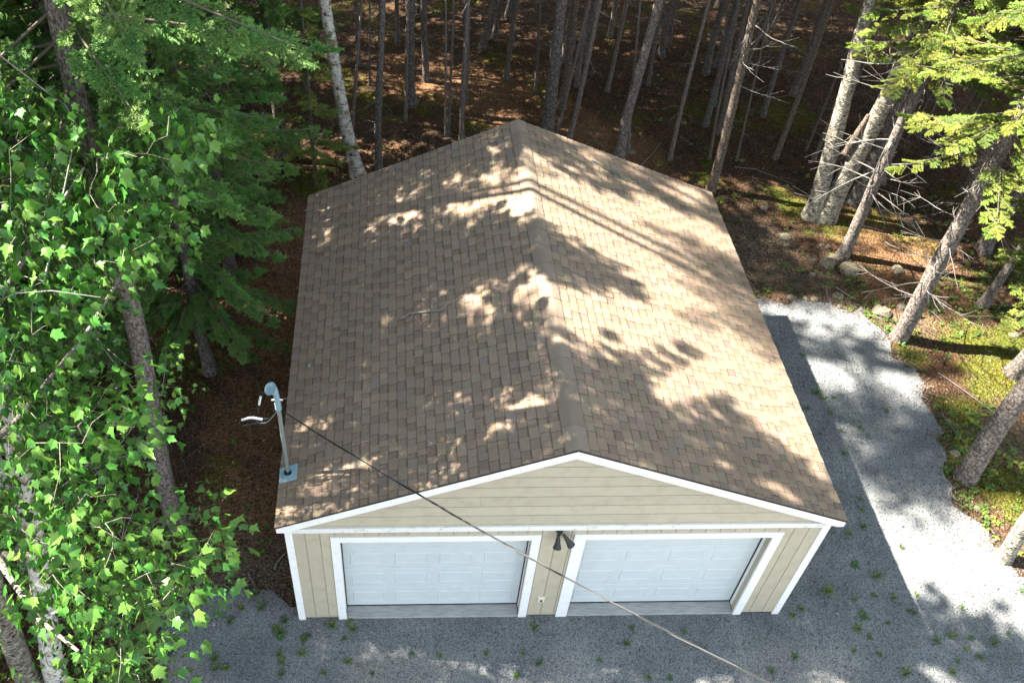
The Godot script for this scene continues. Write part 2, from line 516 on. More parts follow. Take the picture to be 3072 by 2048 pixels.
func make_roof(garage: Node3D) -> void:
	# deck: two slabs under the shingles
	var st := st_new()
	var t := 0.03
	var out := PackedVector2Array([Vector2(EAVE_X, EAVE_Y - 0.012), Vector2(0, RIDGE_Y - 0.012), Vector2(-EAVE_X, EAVE_Y - 0.012), Vector2(-EAVE_X, EAVE_Y - 0.012 - t), Vector2(0, RIDGE_Y - 0.012 - t), Vector2(EAVE_X, EAVE_Y - 0.012 - t)])
	prism(st, out, BACK + 0.012, FRONT - 0.012, func(p, w): return Vector3(p.x, p.y, w))
	var roof := put(st.commit(), "roof", M.drip, garage)
	tag(roof, "low gable roof of brown asphalt shingles dappled with sun")
	rng.seed = 77
	var rest := st_new()
	var total := Vector2(EAVE_X, RIDGE_Y - EAVE_Y).length()
	var rows := 30
	var e := (total - 0.02) / rows
	var left := 300
	var spread := FastNoiseLite.new(); spread.seed = 5; spread.frequency = 0.35
	for sgn in [-1.0, 1.0]:
		for k in rows:
			var z := FRONT + 0.006
			var s0: float = -0.012 if k == 0 else k * e
			var tooth := rng.randf() < 0.5
			var n := 0
			var skew := R(0.0, 0.15)
			while z > BACK + 0.02:
				var w := R(0.11, 0.25) if tooth else R(0.09, 0.19)
				if n == 0: w *= 0.4 + skew * 4.0
				var zb := maxf(z - w, BACK - 0.006)
				if zb - BACK < 0.06: zb = BACK - 0.006
				var low := 0.0150 if tooth else 0.0100
				low += R(-0.001, 0.0012)
				var b := R(0.95, 1.05) + 0.12 * spread.get_noise_2d(k * e * 3.0 + sgn * 40.0, z * 2.0)
				if not tooth: b *= R(0.82, 0.97)
				var c := Color(0.268, 0.200, 0.145)
				var pick := rng.randf()
				if pick < 0.16: c = Color(0.262, 0.190, 0.147)
				elif pick < 0.34: c = Color(0.246, 0.196, 0.142)
				elif pick < 0.44: c = Color(0.236, 0.188, 0.152)
				c = Color(c.r * b, c.g * b, c.b * b)
				var band := R(0.010, 0.020) if tooth else R(0.018, 0.038)
				var s1 := minf((k + 1) * e + 0.02, total - 0.003)
				# the three hundred nearest the camera are parts of their own: the front ends of the courses of both slopes
				if left > 0 and n < 5:
					var one := st_new()
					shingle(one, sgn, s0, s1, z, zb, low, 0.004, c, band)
					put(one.commit(), "shingle", M.shingle, roof)
					left -= 1
				else:
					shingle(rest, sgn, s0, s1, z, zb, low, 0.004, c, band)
				z = zb
				tooth = not tooth
				n += 1
	tag(put(rest.commit(), "shingle_courses", M.shingle, roof), "", "", "", "stuff")
	# ridge caps: bent pieces that overlap towards the front
	var count := 19
	var step := (FRONT - BACK) / count
	for i in count:
		var z1 := BACK + i * step - (0.0 if i == 0 else 0.04)
		var z2 := BACK + (i + 1) * step
		var cap := st_new()
		var f := R(0.84, 1.08)
		cap.set_color(Color(0.258 * f, 0.205 * f, 0.156 * f))
		var prof := []
		for j in 9:
			var a := (j - 4) / 4.0
			var w := 0.155 * absf(a)
			var y := RIDGE_Y - w * (RIDGE_Y - EAVE_Y) / EAVE_X + 0.024 - 0.010 * a * a - (0.012 if absf(a) < 0.1 else 0.0)
			prof.append(Vector2(0.155 * a, y))
		for j in 8:
			var p: Vector2 = prof[j]; var q: Vector2 = prof[j + 1]
			quad(cap, Vector3(p.x, p.y + 0.008, z2), Vector3(p.x, p.y, z1), Vector3(q.x, q.y, z1), Vector3(q.x, q.y + 0.008, z2))
			quad(cap, Vector3(p.x, p.y - 0.006, z2), Vector3(p.x, p.y + 0.008, z2), Vector3(q.x, q.y + 0.008, z2), Vector3(q.x, q.y - 0.006, z2))
		for s in [0, 8]:
			var p: Vector2 = prof[s]
			var lo := p.y - 0.026
			if s == 0: quad(cap, Vector3(p.x, lo, z1), Vector3(p.x, p.y, z1), Vector3(p.x, p.y + 0.008, z2), Vector3(p.x, lo, z2))
			else: quad(cap, Vector3(p.x, lo, z2), Vector3(p.x, p.y + 0.008, z2), Vector3(p.x, p.y, z1), Vector3(p.x, lo, z1))
		put(cap.commit(), "ridge_cap", M.shingle, roof)
	# dark vent end under the foremost cap
	var v := st_new()
	prism(v, PackedVector2Array([Vector2(-0.148, RIDGE_Y - 0.075), Vector2(0.148, RIDGE_Y - 0.075), Vector2(0.148, RIDGE_Y - 0.048), Vector2(0, RIDGE_Y + 0.008), Vector2(-0.148, RIDGE_Y - 0.048)]), BACK + 0.05, FRONT - 0.006, func(p, w): return Vector3(p.x, p.y, w))
	put(v.commit(), "ridge_vent", M.drip, roof)
	# drip edges and white rake boards along both gables, fascia along both eaves
	for sgn in [-1.0, 1.0]:
		for end in [[FRONT, 1.0, "rake_board"], [BACK, -1.0, "rake_board"]]:
			var zf: float = end[0]
			var r := st_new()
			var up := -0.02
			var o := PackedVector2Array([Vector2(0, RIDGE_Y + up), Vector2(EAVE_X - 0.005, EAVE_Y + up), Vector2(EAVE_X - 0.005, EAVE_Y - 0.125), Vector2(EAVE_X - 0.10, EAVE_Y - 0.125), Vector2(0, RIDGE_Y - 0.172)])
			var flat := PackedVector2Array()
			for p in o: flat.append(Vector2(p.x * sgn, p.y))
			if sgn > 0: flat.reverse()
			prism(r, flat, minf(zf - 0.014 * end[1], zf + 0.010 * end[1]), maxf(zf - 0.014 * end[1], zf + 0.010 * end[1]), func(p, w): return Vector3(p.x + sgn * 0.0008, p.y, w))
			put(r.commit(), end[2], M.white, garage)
			var d := st_new()
			var o2 := PackedVector2Array([Vector2(0.003, RIDGE_Y - 0.004), Vector2(EAVE_X + 0.004, EAVE_Y - 0.004), Vector2(EAVE_X + 0.004, EAVE_Y - 0.0195), Vector2(0.003, RIDGE_Y - 0.0195)])
			var f2 := PackedVector2Array()
			for p in o2: f2.append(Vector2(p.x * sgn, p.y))
			if sgn > 0: f2.reverse()
			prism(d, f2, minf(zf - 0.010 * end[1], zf + 0.014 * end[1]), maxf(zf - 0.010 * end[1], zf + 0.014 * end[1]), func(p, w): return Vector3(p.x, p.y, w))
			put(d.commit(), "drip_edge", M.drip, garage)
		put(box_mesh(Vector3(minf(sgn * 4.02, sgn * 4.045), EAVE_Y - 0.124, BACK + 0.013), Vector3(maxf(sgn * 4.02, sgn * 4.045), EAVE_Y - 0.021, FRONT - 0.015)), "fascia", M.white, garage)
		put(box_mesh(Vector3(minf(sgn * 3.90, sgn * 4.019), EAVE_Y - 0.14, BACK + 0.013), Vector3(maxf(sgn * 3.90, sgn * 4.019), EAVE_Y - 0.128, FRONT - 0.016)), "soffit", M.white, garage)

func make_door(garage: Node3D, x0: float, x1: float) -> void:
	# a sectional door set back in its opening
	var zf := -0.20
	var d := put(box_mesh(Vector3(x0 - 0.02, 0.06, zf - 0.05), Vector3(x1 + 0.02, 2.44, zf - 0.012)), "garage_door", M.door, garage)
	tag(d, "white sectional door of raised panels set back between white jambs")
	var rows := 4
	var sh := 2.32 / rows
	for r in rows:
		var y0 := 0.075 + r * sh
		put(cbox_mesh(Vector3(x0 + 0.014, y0 + 0.004, zf - 0.0118), Vector3(x1 - 0.014, y0 + sh - 0.003, zf), 0.005), "section", M.door, d)
		var w := x1 - x0
		for c in 4:
			var cx := x0 + w * (c + 0.5) / 4.0 + (c - 1.5) * -0.02
			var hw := 0.262
			var ym := y0 + sh * 0.5
			# raised panel: a sunken border and a proud field
			var st := st_new()
			var o := [Vector3(cx - hw, ym - 0.150, zf + 0.001), Vector3(cx - hw, ym + 0.150, zf + 0.001), Vector3(cx + hw, ym + 0.150, zf + 0.001), Vector3(cx + hw, ym - 0.150, zf + 0.001)]
			var i1 := []
			var i2 := []
			var i3 := []
			for k in 4:
				var sx := 1.0 if k < 2 else -1.0
				var sy := 1.0 if k == 0 or k == 3 else -1.0
				i1.append(o[k] + Vector3(sx * 0.010, sy * 0.010, 0.007))
				i2.append(o[k] + Vector3(sx * 0.022, sy * 0.022, 0.007))
				i3.append(o[k] + Vector3(sx * 0.040, sy * 0.040, 0.002))
			for k in 4:
				var j := (k + 1) % 4
				quad(st, o[k], o[j], i1[j], i1[k])
				quad(st, i1[k], i1[j], i2[j], i2[k])
				quad(st, i2[k], i2[j], i3[j], i3[k])
			quad(st, i3[0], i3[1], i3[2], i3[3])
			put(st.commit(), "raised_panel", M.door, d)
	for s in [x0, x1 - 0.012]:
		put(box_mesh(Vector3(s, 0.055, zf - 0.010), Vector3(s + 0.012, 2.42, zf + 0.012)), "weather_strip", M.black, d)
	put(box_mesh(Vector3(x0 + 0.014, 0.052, zf - 0.012), Vector3(x1 - 0.014, 0.074, zf + 0.004)), "bottom_seal", M.black, d)

func make_garage() -> void:
	var g := thing("garage", Vector3.ZERO, "tan two-door garage with white trim and brown shingle roof", "garage")
	var wt := 0.12
	# walls with thickness; the front one has two openings
	var st := st_new()
	var zb := -wt
	var d1 := [-3.19, -0.345]
	var d2 := [0.43, 3.215]
	for s in [[-HALF + 0.002, d1[0], 0.05, 2.70], [d1[1], d2[0], 0.05, 2.70], [d2[1], HALF - 0.002, 0.05, 2.70], [d1[0], d1[1], 2.43, 2.70], [d2[0], d2[1], 2.43, 2.70]]:
		box(st, Vector3(s[0], s[2], zb), Vector3(s[1], s[3], 0.0))
	var front := put(st.commit(), "front_wall", M.tan[0], g)
	put(box_mesh(Vector3(-HALF, 0.05, BACK + 0.12), Vector3(-HALF + wt, 2.80, -wt - 0.002)), "side_wall", M.tan[2], g)
	put(box_mesh(Vector3(HALF - wt, 0.05, BACK + 0.12), Vector3(HALF, 2.80, -wt - 0.002)), "side_wall", M.tan[2], g)
	st = st_new()
	prism(st, PackedVector2Array([Vector2(-HALF, 0.05), Vector2(HALF, 0.05), Vector2(HALF, 2.86), Vector2(0, 4.58), Vector2(-HALF, 2.86)]), BACK + 0.06, BACK + 0.118, func(p, w): return Vector3(p.x, p.y, w))
	put(st.commit(), "back_wall", M.tan[2], g)
	st = st_new()
	box(st, Vector3(-HALF + 0.03, -0.2, BACK + 0.14), Vector3(HALF - 0.03, 0.049, -0.004))
	put(st.commit(), "foundation", M.dark_stone, g)
	# vertical siding boards between and above the doors
	rng.seed = 21
	var seams := []
	var x := -3.678 - 0.2165
	while x < HALF: seams.append(x); x += 0.2165
	var spans := [[-3.85, -3.318, 0.11], [-0.218, 0.255, 0.075], [3.342, 3.85, 0.075], [-3.318, -0.218, 2.488], [0.255, 3.342, 2.488]]
	for sp in spans:
		for i in seams.size():
			var a := maxf(seams[i], sp[0])
			var b := minf(seams[i] + 0.2165, sp[1])
			if b - a < 0.01: continue
			var lo := a + (0.004 if a > sp[0] else 0.0)
			var hi := b - (0.004 if b < sp[1] else 0.0)
			put(cbox_mesh(Vector3(lo, sp[2], 0.001), Vector3(hi, 2.688, 0.014), 0.0035), "siding_board", M.tan[rng.randi() % 5], front)
	# gable clad with horizontal boards
	st = st_new()
	prism(st, PackedVector2Array([Vector2(-3.9, 2.705), Vector2(3.9, 2.705), Vector2(3.9, 2.86), Vector2(0, 4.52), Vector2(-3.9, 2.86)]), -0.10, 0.024, func(p, w): return Vector3(p.x, p.y, w))
	var gable := put(st.commit(), "gable", M.tan[0], g)
	var y := 2.83 - 0.225
	while y < 4.5:
		var ya := maxf(y, 2.795)
		var yb := y + 0.225
		var lim := func(v): return (RIDGE_Y - 0.16 - v) * EAVE_X / (RIDGE_Y - EAVE_Y) + 0.05
		var xa: float = minf(lim.call(ya), 3.93)
		var xb: float = minf(lim.call(yb), 3.93)
		if xa > 0.05:
			xb = maxf(xb, 0.01)
			# long courses are pieced from two or three boards
			var cuts := [-xa]
			if xa > 1.6:
				cuts.append(-0.95 + R(-0.9, 0.3)); cuts.append(1.55 + R(-0.4, 0.6) if xa > 2.4 else xa)
			if cuts[-1] < xa: cuts.append(xa)
			for i in cuts.size() - 1:
				var b := st_new()
				var l0: float = cuts[i] + (0.001 if i > 0 else 0.0)
				var r0: float = cuts[i + 1] - (0.001 if i < cuts.size() - 2 else 0.0)
				var l1: float = maxf(l0, -xb)
				var r1: float = minf(r0, xb)
				if r1 <= l1: r1 = l1 + 0.01
				var zl := 0.052; var zt := 0.047
				var A := Vector3(l0, ya, zl); var B := Vector3(l1, yb - 0.014, zt); var C := Vector3(r1, yb - 0.014, zt); var D := Vector3(r0, ya, zl)
				var k := Vector3(0, 0, 0.026)
				quad(b, A, B, C, D)
				quad(b, Vector3(A.x, A.y, k.z), A, D, Vector3(D.x, D.y, k.z))
				quad(b, Vector3(A.x, A.y, k.z), Vector3(B.x, B.y, k.z), B, A)
				quad(b, D, C, Vector3(C.x, C.y, k.z), Vector3(D.x, D.y, k.z))
				put(b.commit(), "clapboard", M.tan[rng.randi() % 5], gable)
		y += 0.225
	# soffit under the gable overhang is closed by a thin board each side
	for sgn in [-1.0, 1.0]:
		st = st_new()
		var o := PackedVector2Array([Vector2(0, RIDGE_Y - 0.06), Vector2(sgn * 4.0, EAVE_Y - 0.045), Vector2(sgn * 4.0, EAVE_Y - 0.06), Vector2(0, RIDGE_Y - 0.075)])
		if sgn > 0: o.reverse()
		prism(st, o, 0.056, FRONT - 0.016, func(p, w): return Vector3(p.x, p.y, w))
		put(st.commit(), "gable_soffit", M.white, g)
	# white trim
	tag(put(cbox_mesh(Vector3(-3.86, 2.690, 0.0145), Vector3(3.86, 2.792, 0.078), 0.004), "belt_board", M.belt_white, g), "white belt board with flaking paint under the gable")
	for s in [[-3.965, -3.852], [3.852, 3.965]]:
		put(cbox_mesh(Vector3(s[0], 0.02, -0.118), Vector3(s[1], 2.80, 0.034), 0.004), "corner_board", M.white, g)
	for d in [[d1, -3.312, -0.224], [d2, 0.261, 3.336]]:
		var a: float = d[0][0]
		var b: float = d[0][1]
		put(cbox_mesh(Vector3(d[1], 0.02, 0.0005), Vector3(a + 0.012, 2.486, 0.034), 0.004), "door_trim", M.white, g)
		put(cbox_mesh(Vector3(b - 0.012, 0.02, 0.0005), Vector3(d[2], 2.486, 0.034), 0.004), "door_trim", M.white, g)
		put(cbox_mesh(Vector3(a + 0.0125, 2.360, 0.0005), Vector3(b - 0.0125, 2.4855, 0.0335), 0.004), "door_trim", M.white, g)
		put(box_mesh(Vector3(a - 0.02, 0.056, -0.24), Vector3(a - 0.0003, 2.428, 0.0002)), "jamb", M.white, g)
		put(box_mesh(Vector3(b + 0.0003, 0.056, -0.24), Vector3(b + 0.02, 2.428, 0.0002)), "jamb", M.white, g)
		put(cbox_mesh(Vector3(a + 0.013, -0.05, -0.27), Vector3(b - 0.013, 0.0515, 0.022), 0.012), "door_sill", M.sill, g)
		make_door(g, a, b)
	make_roof(g)

func make_fixtures() -> void:
	# twin floodlight under the belt board
	var f := thing("floodlight", Vector3(0.02, 2.625, 0.078), "black twin-head floodlight on the wall between the garage doors", "floodlight")
	var st := st_new()
	tube(st, PackedVector3Array([Vector3(0, 0.0, -0.063), Vector3(0, 0, -0.045), Vector3(0, 0, -0.035), Vector3(0, 0, 0.02)]), PackedFloat32Array([0.062, 0.062, 0.05, 0.03]), 16)
	put(st.commit(), "base", M.lamp, f)
	for h in [[Vector3(-0.02, -0.02, 0.02), Vector3(-0.06, -0.93, 0.42)], [Vector3(0.05, -0.01, 0.02), Vector3(0.55, -0.78, 0.35)]]:
		var at: Vector3 = h[0]
		var d: Vector3 = h[1].normalized()
		st = st_new()
		tube(st, PackedVector3Array([at, at + d * 0.03, at + d * 0.07, at + d * 0.075, at + d * 0.14, at + d * 0.21, at + d * 0.225]), PackedFloat32Array([0.020, 0.024, 0.026, 0.034, 0.040, 0.060, 0.062]), 16)
		var head := put(st.commit(), "lamp_head", M.lamp, f)
		st = st_new()
		tube(st, PackedVector3Array([at + d * 0.2255, at + d * 0.232, at + d * 0.236]), PackedFloat32Array([0.055, 0.045, 0.02]), 16)
		put(st.commit(), "lens", M.lamp_glass, head)
	# outlet
	var o := thing("outlet_box", Vector3(-0.032, 0.60, 0.0145), "small cream electrical outlet low on the wall between the doors", "outlet")
	put(cbox_mesh(Vector3(-0.057, -0.075, 0), Vector3(0.057, 0.075, 0.03), 0.010), "cover", M.cream, o)
	put(cbox_mesh(Vector3(-0.018, -0.045, 0.0301), Vector3(0.020, 0.012, 0.034), 0.002), "socket", M.lamp, o)
	put(cbox_mesh(Vector3(-0.066, -0.03, 0.004), Vector3(-0.0575, -0.005, 0.02), 0.002), "hinge", M.cream, o)
	# service mast through the left edge of the roof
	var base := Vector3(-3.935, 2.985, -0.745)
	var m := thing("service_mast", base, "galvanised service mast with hooded weatherhead rising through left roof edge", "service mast")
	var k := (RIDGE_Y - EAVE_Y) / EAVE_X
	st = st_new()
	var lift := 0.024
	prism(st, PackedVector2Array([Vector2(-0.125, 0.14), Vector2(-0.135, -0.135), Vector2(0.145, -0.14), Vector2(0.145, 0.135)]), lift - 0.006, lift + 0.0, func(p, w): return Vector3(p.x, p.x * k + w, p.y))
	put(st.commit(), "flashing_plate", M.cast, m)
	st = st_new()
	tube(st, PackedVector3Array([Vector3(0, -0.02, 0), Vector3(0, 0.045, 0), Vector3(0, 0.055, 0)]), PackedFloat32Array([0.075, 0.072, 0.066]), 20)
	put(st.commit(), "flashing_collar", M.cast, m)
	st = st_new()
	tube(st, PackedVector3Array([Vector3(0, 0.02, 0), Vector3(0, 0.058, 0), Vector3(0, 0.075, 0), Vector3(0, 0.10, 0)]), PackedFloat32Array([0.060, 0.060, 0.042, 0.034]), 20)
	put(st.commit(), "rubber_boot", M.rubber, m)
	st = st_new()
	tube(st, PackedVector3Array([Vector3(0, -0.6, 0), Vector3(0.01, 0.8, 0), Vector3(0.012, 1.62, 0)]), PackedFloat32Array([0.0305, 0.0305, 0.0305]), 20)
	put(st.commit(), "pipe", M.steel, m)
	st = st_new()
	tube(st, PackedVector3Array([Vector3(0.01, 1.49, 0), Vector3(0.01, 1.50, 0), Vector3(0.01, 1.56, 0), Vector3(0.01, 1.575, 0), Vector3(0.01, 1.61, 0), Vector3(0.01, 1.62, 0)]), PackedFloat32Array([0.036, 0.046, 0.046, 0.038, 0.048, 0.036]), 20)
	put(st.commit(), "coupling", M.cast, m)
	st = st_new()
	# hood flaring upwards to the left with an open, dished mouth
	tube(st, PackedVector3Array([Vector3(0.012, 1.60, 0), Vector3(0.011, 1.72, 0), Vector3(0.006, 1.80, 0.002), Vector3(-0.006, 1.86, 0.010), Vector3(-0.026, 1.91, 0.022), Vector3(-0.050, 1.955, 0.038)]), PackedFloat32Array([0.038, 0.037, 0.040, 0.050, 0.070, 0.092]), 24, 0.0, false)
	tube(st, PackedVector3Array([Vector3(-0.050, 1.955, 0.038), Vector3(-0.046, 1.948, 0.035), Vector3(-0.034, 1.925, 0.027), Vector3(-0.024, 1.905, 0.020)]), PackedFloat32Array([0.092, 0.080, 0.062, 0.040]), 24)
	put(st.commit(), "weatherhead", M.cast, m)
	for s in [-1.0, 1.0]:
		put(rod([Vector3(0.012 + s * 0.035, 1.70, 0.01), Vector3(0.012 + s * 0.075, 1.70, 0.015)], 0.014, 0.012, 10), "clamp_bolt", M.tape, m)
	put(rod([Vector3(0.085, 1.70, 0.0), Vector3(0.13, 1.60, -0.1), Vector3(0.175, 1.0, -0.9), Vector3(0.20, 0.2, -2.05)], 0.004, 0.004, 5), "guy_wire", M.steel, m)
	put(box_mesh(Vector3(0.180, 0.12, -2.09), Vector3(0.215, 0.145, -2.03)), "guy_bracket", M.steel, m)
	# twisted overhead cable from the mast out over the yard
	var c := thing("service_cable", Vector3(-3.90, 4.47, -0.74), "twisted black and bare overhead power cable crossing above the garage", "cable")
	var path := []
	var n := 420
	for i in n + 1:
		var s := 2.3 * i / n
		path.append(Vector3(5.27 * s, -0.15 * s + 0.68 * s * s, 4.08 * s))
	for w in 3:
		var p := []
		for i in n + 1:
			var d: Vector3 = (path[mini(i + 1, n)] - path[maxi(i - 1, 0)]).normalized()
			var side := d.cross(Vector3.UP).normalized()
			var up := side.cross(d)
			var ph := i * 0.21 + TAU * w / 3.0
			var open := 0.0072 * (1.0 + 0.5 * sin(i * 0.11) * sin(i * 0.037))
			p.append(path[i] + (side * cos(ph) + up * sin(ph)) * open)
		tag(put(rod(p, 0.0064 if w < 2 else 0.0042, 0.0064 if w < 2 else 0.0042, 6), "strand", M.wire_black if w < 2 else M.wire_bare, c), "black insulated strand" if w < 2 else "bare aluminium strand")
	# loops of slack wire between the hood and the cable
	var q := func(x, y, z): return Vector3(x + 3.90, y - 4.47, z + 0.74)
	put(smooth_rod([q.call(-3.90, 4.47, -0.74), q.call(-3.96, 4.49, -0.70), q.call(-4.02, 4.42, -0.67), q.call(-4.10, 4.35, -0.68), q.call(-4.30, 4.37, -0.70), q.call(-4.44, 4.31, -0.72), q.call(-4.45, 4.25, -0.74), q.call(-4.28, 4.22, -0.75), q.call(-4.12, 4.26, -0.76)], 0.013), "wire_loop", M.wire_black, c)
	put(smooth_rod([q.call(-4.12, 4.28, -0.70), q.call(-4.28, 4.24, -0.69), q.call(-4.42, 4.20, -0.68), q.call(-4.40, 4.26, -0.64), q.call(-4.25, 4.31, -0.64), q.call(-4.12, 4.30, -0.68)], 0.012), "wire_loop", M.wire_black, c)
	put(smooth_rod([q.call(-4.20, 4.30, -0.74), q.call(-4.20, 4.45, -0.74), q.call(-4.17, 4.62, -0.73), q.call(-4.13, 4.78, -0.72), q.call(-4.05, 4.88, -0.72)], 0.012), "wire_loop", M.wire_black, c)
	put(smooth_rod([q.call(-4.172, 4.60, -0.727), q.call(-4.150, 4.70, -0.722), q.call(-4.128, 4.785, -0.716)], 0.0165), "tape_band", M.tape, c)
	put(smooth_rod([q.call(-4.44, 4.31, -0.703), q.call(-4.30, 4.375, -0.685), q.call(-4.15, 4.36, -0.665)], 0.0165), "tape_band", M.tape, c)
	put(smooth_rod([q.call(-3.92, 4.50, -0.72), q.call(-3.98, 4.46, -0.66), q.call(-4.08, 4.36, -0.62), q.call(-4.18, 4.34, -0.62)], 0.006), "ground_wire", M.pale_twig, c)
	put(smooth_rod([q.call(-4.22, 4.27, -0.66), q.call(-4.16, 4.27, -0.66), q.call(-4.10, 4.26, -0.67)], 0.022), "connector", M.wire_black, c)

func smooth_rod(pts: Array, r: float) -> Mesh:
	var cv := Curve3D.new()
	for i in pts.size():
		var a: Vector3 = pts[maxi(i - 1, 0)]
		var b: Vector3 = pts[mini(i + 1, pts.size() - 1)]
		var t := (b - a) / 6.0
		cv.add_point(pts[i], -t, t)
	cv.bake_interval = 0.02
	return rod(Array(cv.get_baked_points()), r, r, 8)

# ---------------------------------------------------------------- trees
var spray: ArrayMesh
var flat_spray: ArrayMesh
var plain_spray: ArrayMesh
var limb: Mesh
var dead: Array = []
var live_leaf: Array = []

func make_spray(bushy: bool) -> ArrayMesh:
	# a branchlet one unit long along +x: woody axis, side shoots, needles round every shoot
	rng.seed = 301
	var nd := st_new()
	var wd := st_new()
	var shoots := [[Vector3.ZERO, Vector3(1, 0.02, 0), 1.0]]
	for i in 7:
		var s := 0.12 + 0.115 * i
		for side in [-1.0, 1.0]:
			var a: float = deg_to_rad(R(42, 60)) * side
			var l := (0.50 - 0.42 * s) * R(0.75, 1.15)
			var d0 := Vector3(cos(a), R(-0.28, 0.10) if not bushy else R(-0.45, 0.50), sin(a)).normalized()
			shoots.append([Vector3(s + R(-0.03, 0.03), 0, 0), d0, l])
			if bushy and i < 6:
				for e in 2:
					var turn := R(0.5, 0.9) * (1.0 if e else -1.0)
					shoots.append([Vector3(s, 0, 0) + d0 * l * R(0.3, 0.6), (d0.rotated(Vector3.UP, turn) + Vector3(0, R(-0.3, 0.5), 0)).normalized(), l * R(0.40, 0.6)])
	for sh in shoots:
		var p: Vector3 = sh[0]
		var d: Vector3 = sh[1]
		var l: float = sh[2]
		var side := d.cross(Vector3.UP).normalized()
		var up := side.cross(d)
		tube(wd, PackedVector3Array([p, p + d * l * 0.9]), PackedFloat32Array([0.012 if l > 0.9 else 0.007, 0.003]), 3, 0.0, false)
		var n := int(l / (0.034 if bushy else 0.040)) + 2
		for i in n:
			var at := p + d * l * (float(i) + 0.6) / n
			var round_n := 5 if bushy else 4
			for k in round_n:
				var a := TAU * (k + 0.5 * (i % 2)) / round_n + R(-0.5, 0.5)
				var o := side * cos(a) + up * sin(a)
				var dir := (d * R(0.5, 0.9) + o).normalized()
				var len := R(0.045, 0.065) if bushy else R(0.060, 0.085)
				var w := dir.cross(o.rotated(d, 1.2)).normalized() * 0.015
				var f := R(0.75, 1.2)
				# young tips are paler
				var c := Color(f, f, f).lerp(Color(1.55, 1.5, 1.1), 0.8 * smoothstep(0.6, 1.0, (float(i) + 0.6) / n))
				nd.set_color(c)
				tri(nd, at - w, at + w, at + dir * len)
	var made := nd.commit()
	made.surface_set_material(0, M.needle)
	wd.commit(made)
	made.surface_set_material(1, M.wood)
	return made

func make_plain_spray() -> ArrayMesh:
	# the same branchlet with fewer, broader needle clumps for crowns high above the picture
	rng.seed = 303
	var nd := st_new()
	for i in 6:
		var s := 0.12 + 0.15 * i
		for side in [-1.0, 1.0]:
			var a: float = deg_to_rad(R(40, 60)) * side
			var l := (0.50 - 0.40 * s) * R(0.8, 1.15)
			var d := Vector3(cos(a), R(-0.35, 0.35), sin(a)).normalized()
			for k in 5:
				var at := Vector3(s, 0, 0) + d * l * k / 5.0
				var o := Vector3(R(-1, 1), R(-1, 1), R(-1, 1)).normalized()
				var dir := (d * 0.8 + o * 0.7).normalized()
				var w := dir.cross(o).normalized() * 0.046
				var f := R(0.75, 1.3)
				nd.set_color(Color(f, f, f))
				tri(nd, at - w, at + w, at + dir * 0.17)
	var made := nd.commit()
	made.surface_set_material(0, M.needle)
	return made

func make_limb() -> void:
	var st := st_new()
	tube(st, PackedVector3Array([Vector3.ZERO, Vector3(0.5, 0.02, 0), Vector3(1, 0, 0)]), PackedFloat32Array([1.0, 0.7, 0.2]), 5, 0.0, false)
	limb = st.commit()

func make_dead_branches() -> void:
	for v in 9:
		rng.seed = 900 + v
		var st := st_new()
		var pts := [Vector3.ZERO]
		var d := Vector3(1, R(-0.1, 0.12), R(-0.2, 0.2))
		var n := 6
		for i in n:
			d = (d + Vector3(0, R(-0.20, 0.06), R(-0.15, 0.15))).normalized()
			pts.append(pts[-1] + d / n)
		var rad := PackedFloat32Array()
		for i in n + 1: rad.append(lerpf(0.0095, 0.0025, float(i) / n))
		tube(st, PackedVector3Array(pts), rad, 5)
		for k in 2 + v % 5:
			var i := rng.randi_range(2, n - 1)
			var a: Vector3 = pts[i]
			var e := (Vector3(0.6, R(-0.7, 0.2), R(-1, 1))).normalized() * R(0.15, 0.42)
			tube(st, PackedVector3Array([a, a + e * 0.5 + Vector3(0, -0.01, 0), a + e + Vector3(0, -0.05, 0)]), PackedFloat32Array([0.004, 0.003, 0.0015]), 4)
		dead.append(st.commit())

func frame(dir: Vector3, roll: float) -> Basis:
	var x := dir.normalized()
	var up := Vector3.UP if absf(x.y) < 0.95 else Vector3.RIGHT
	var z := x.cross(up).normalized()
	var y := z.cross(x)
	return Basis(x, y, z).rotated(x, roll)

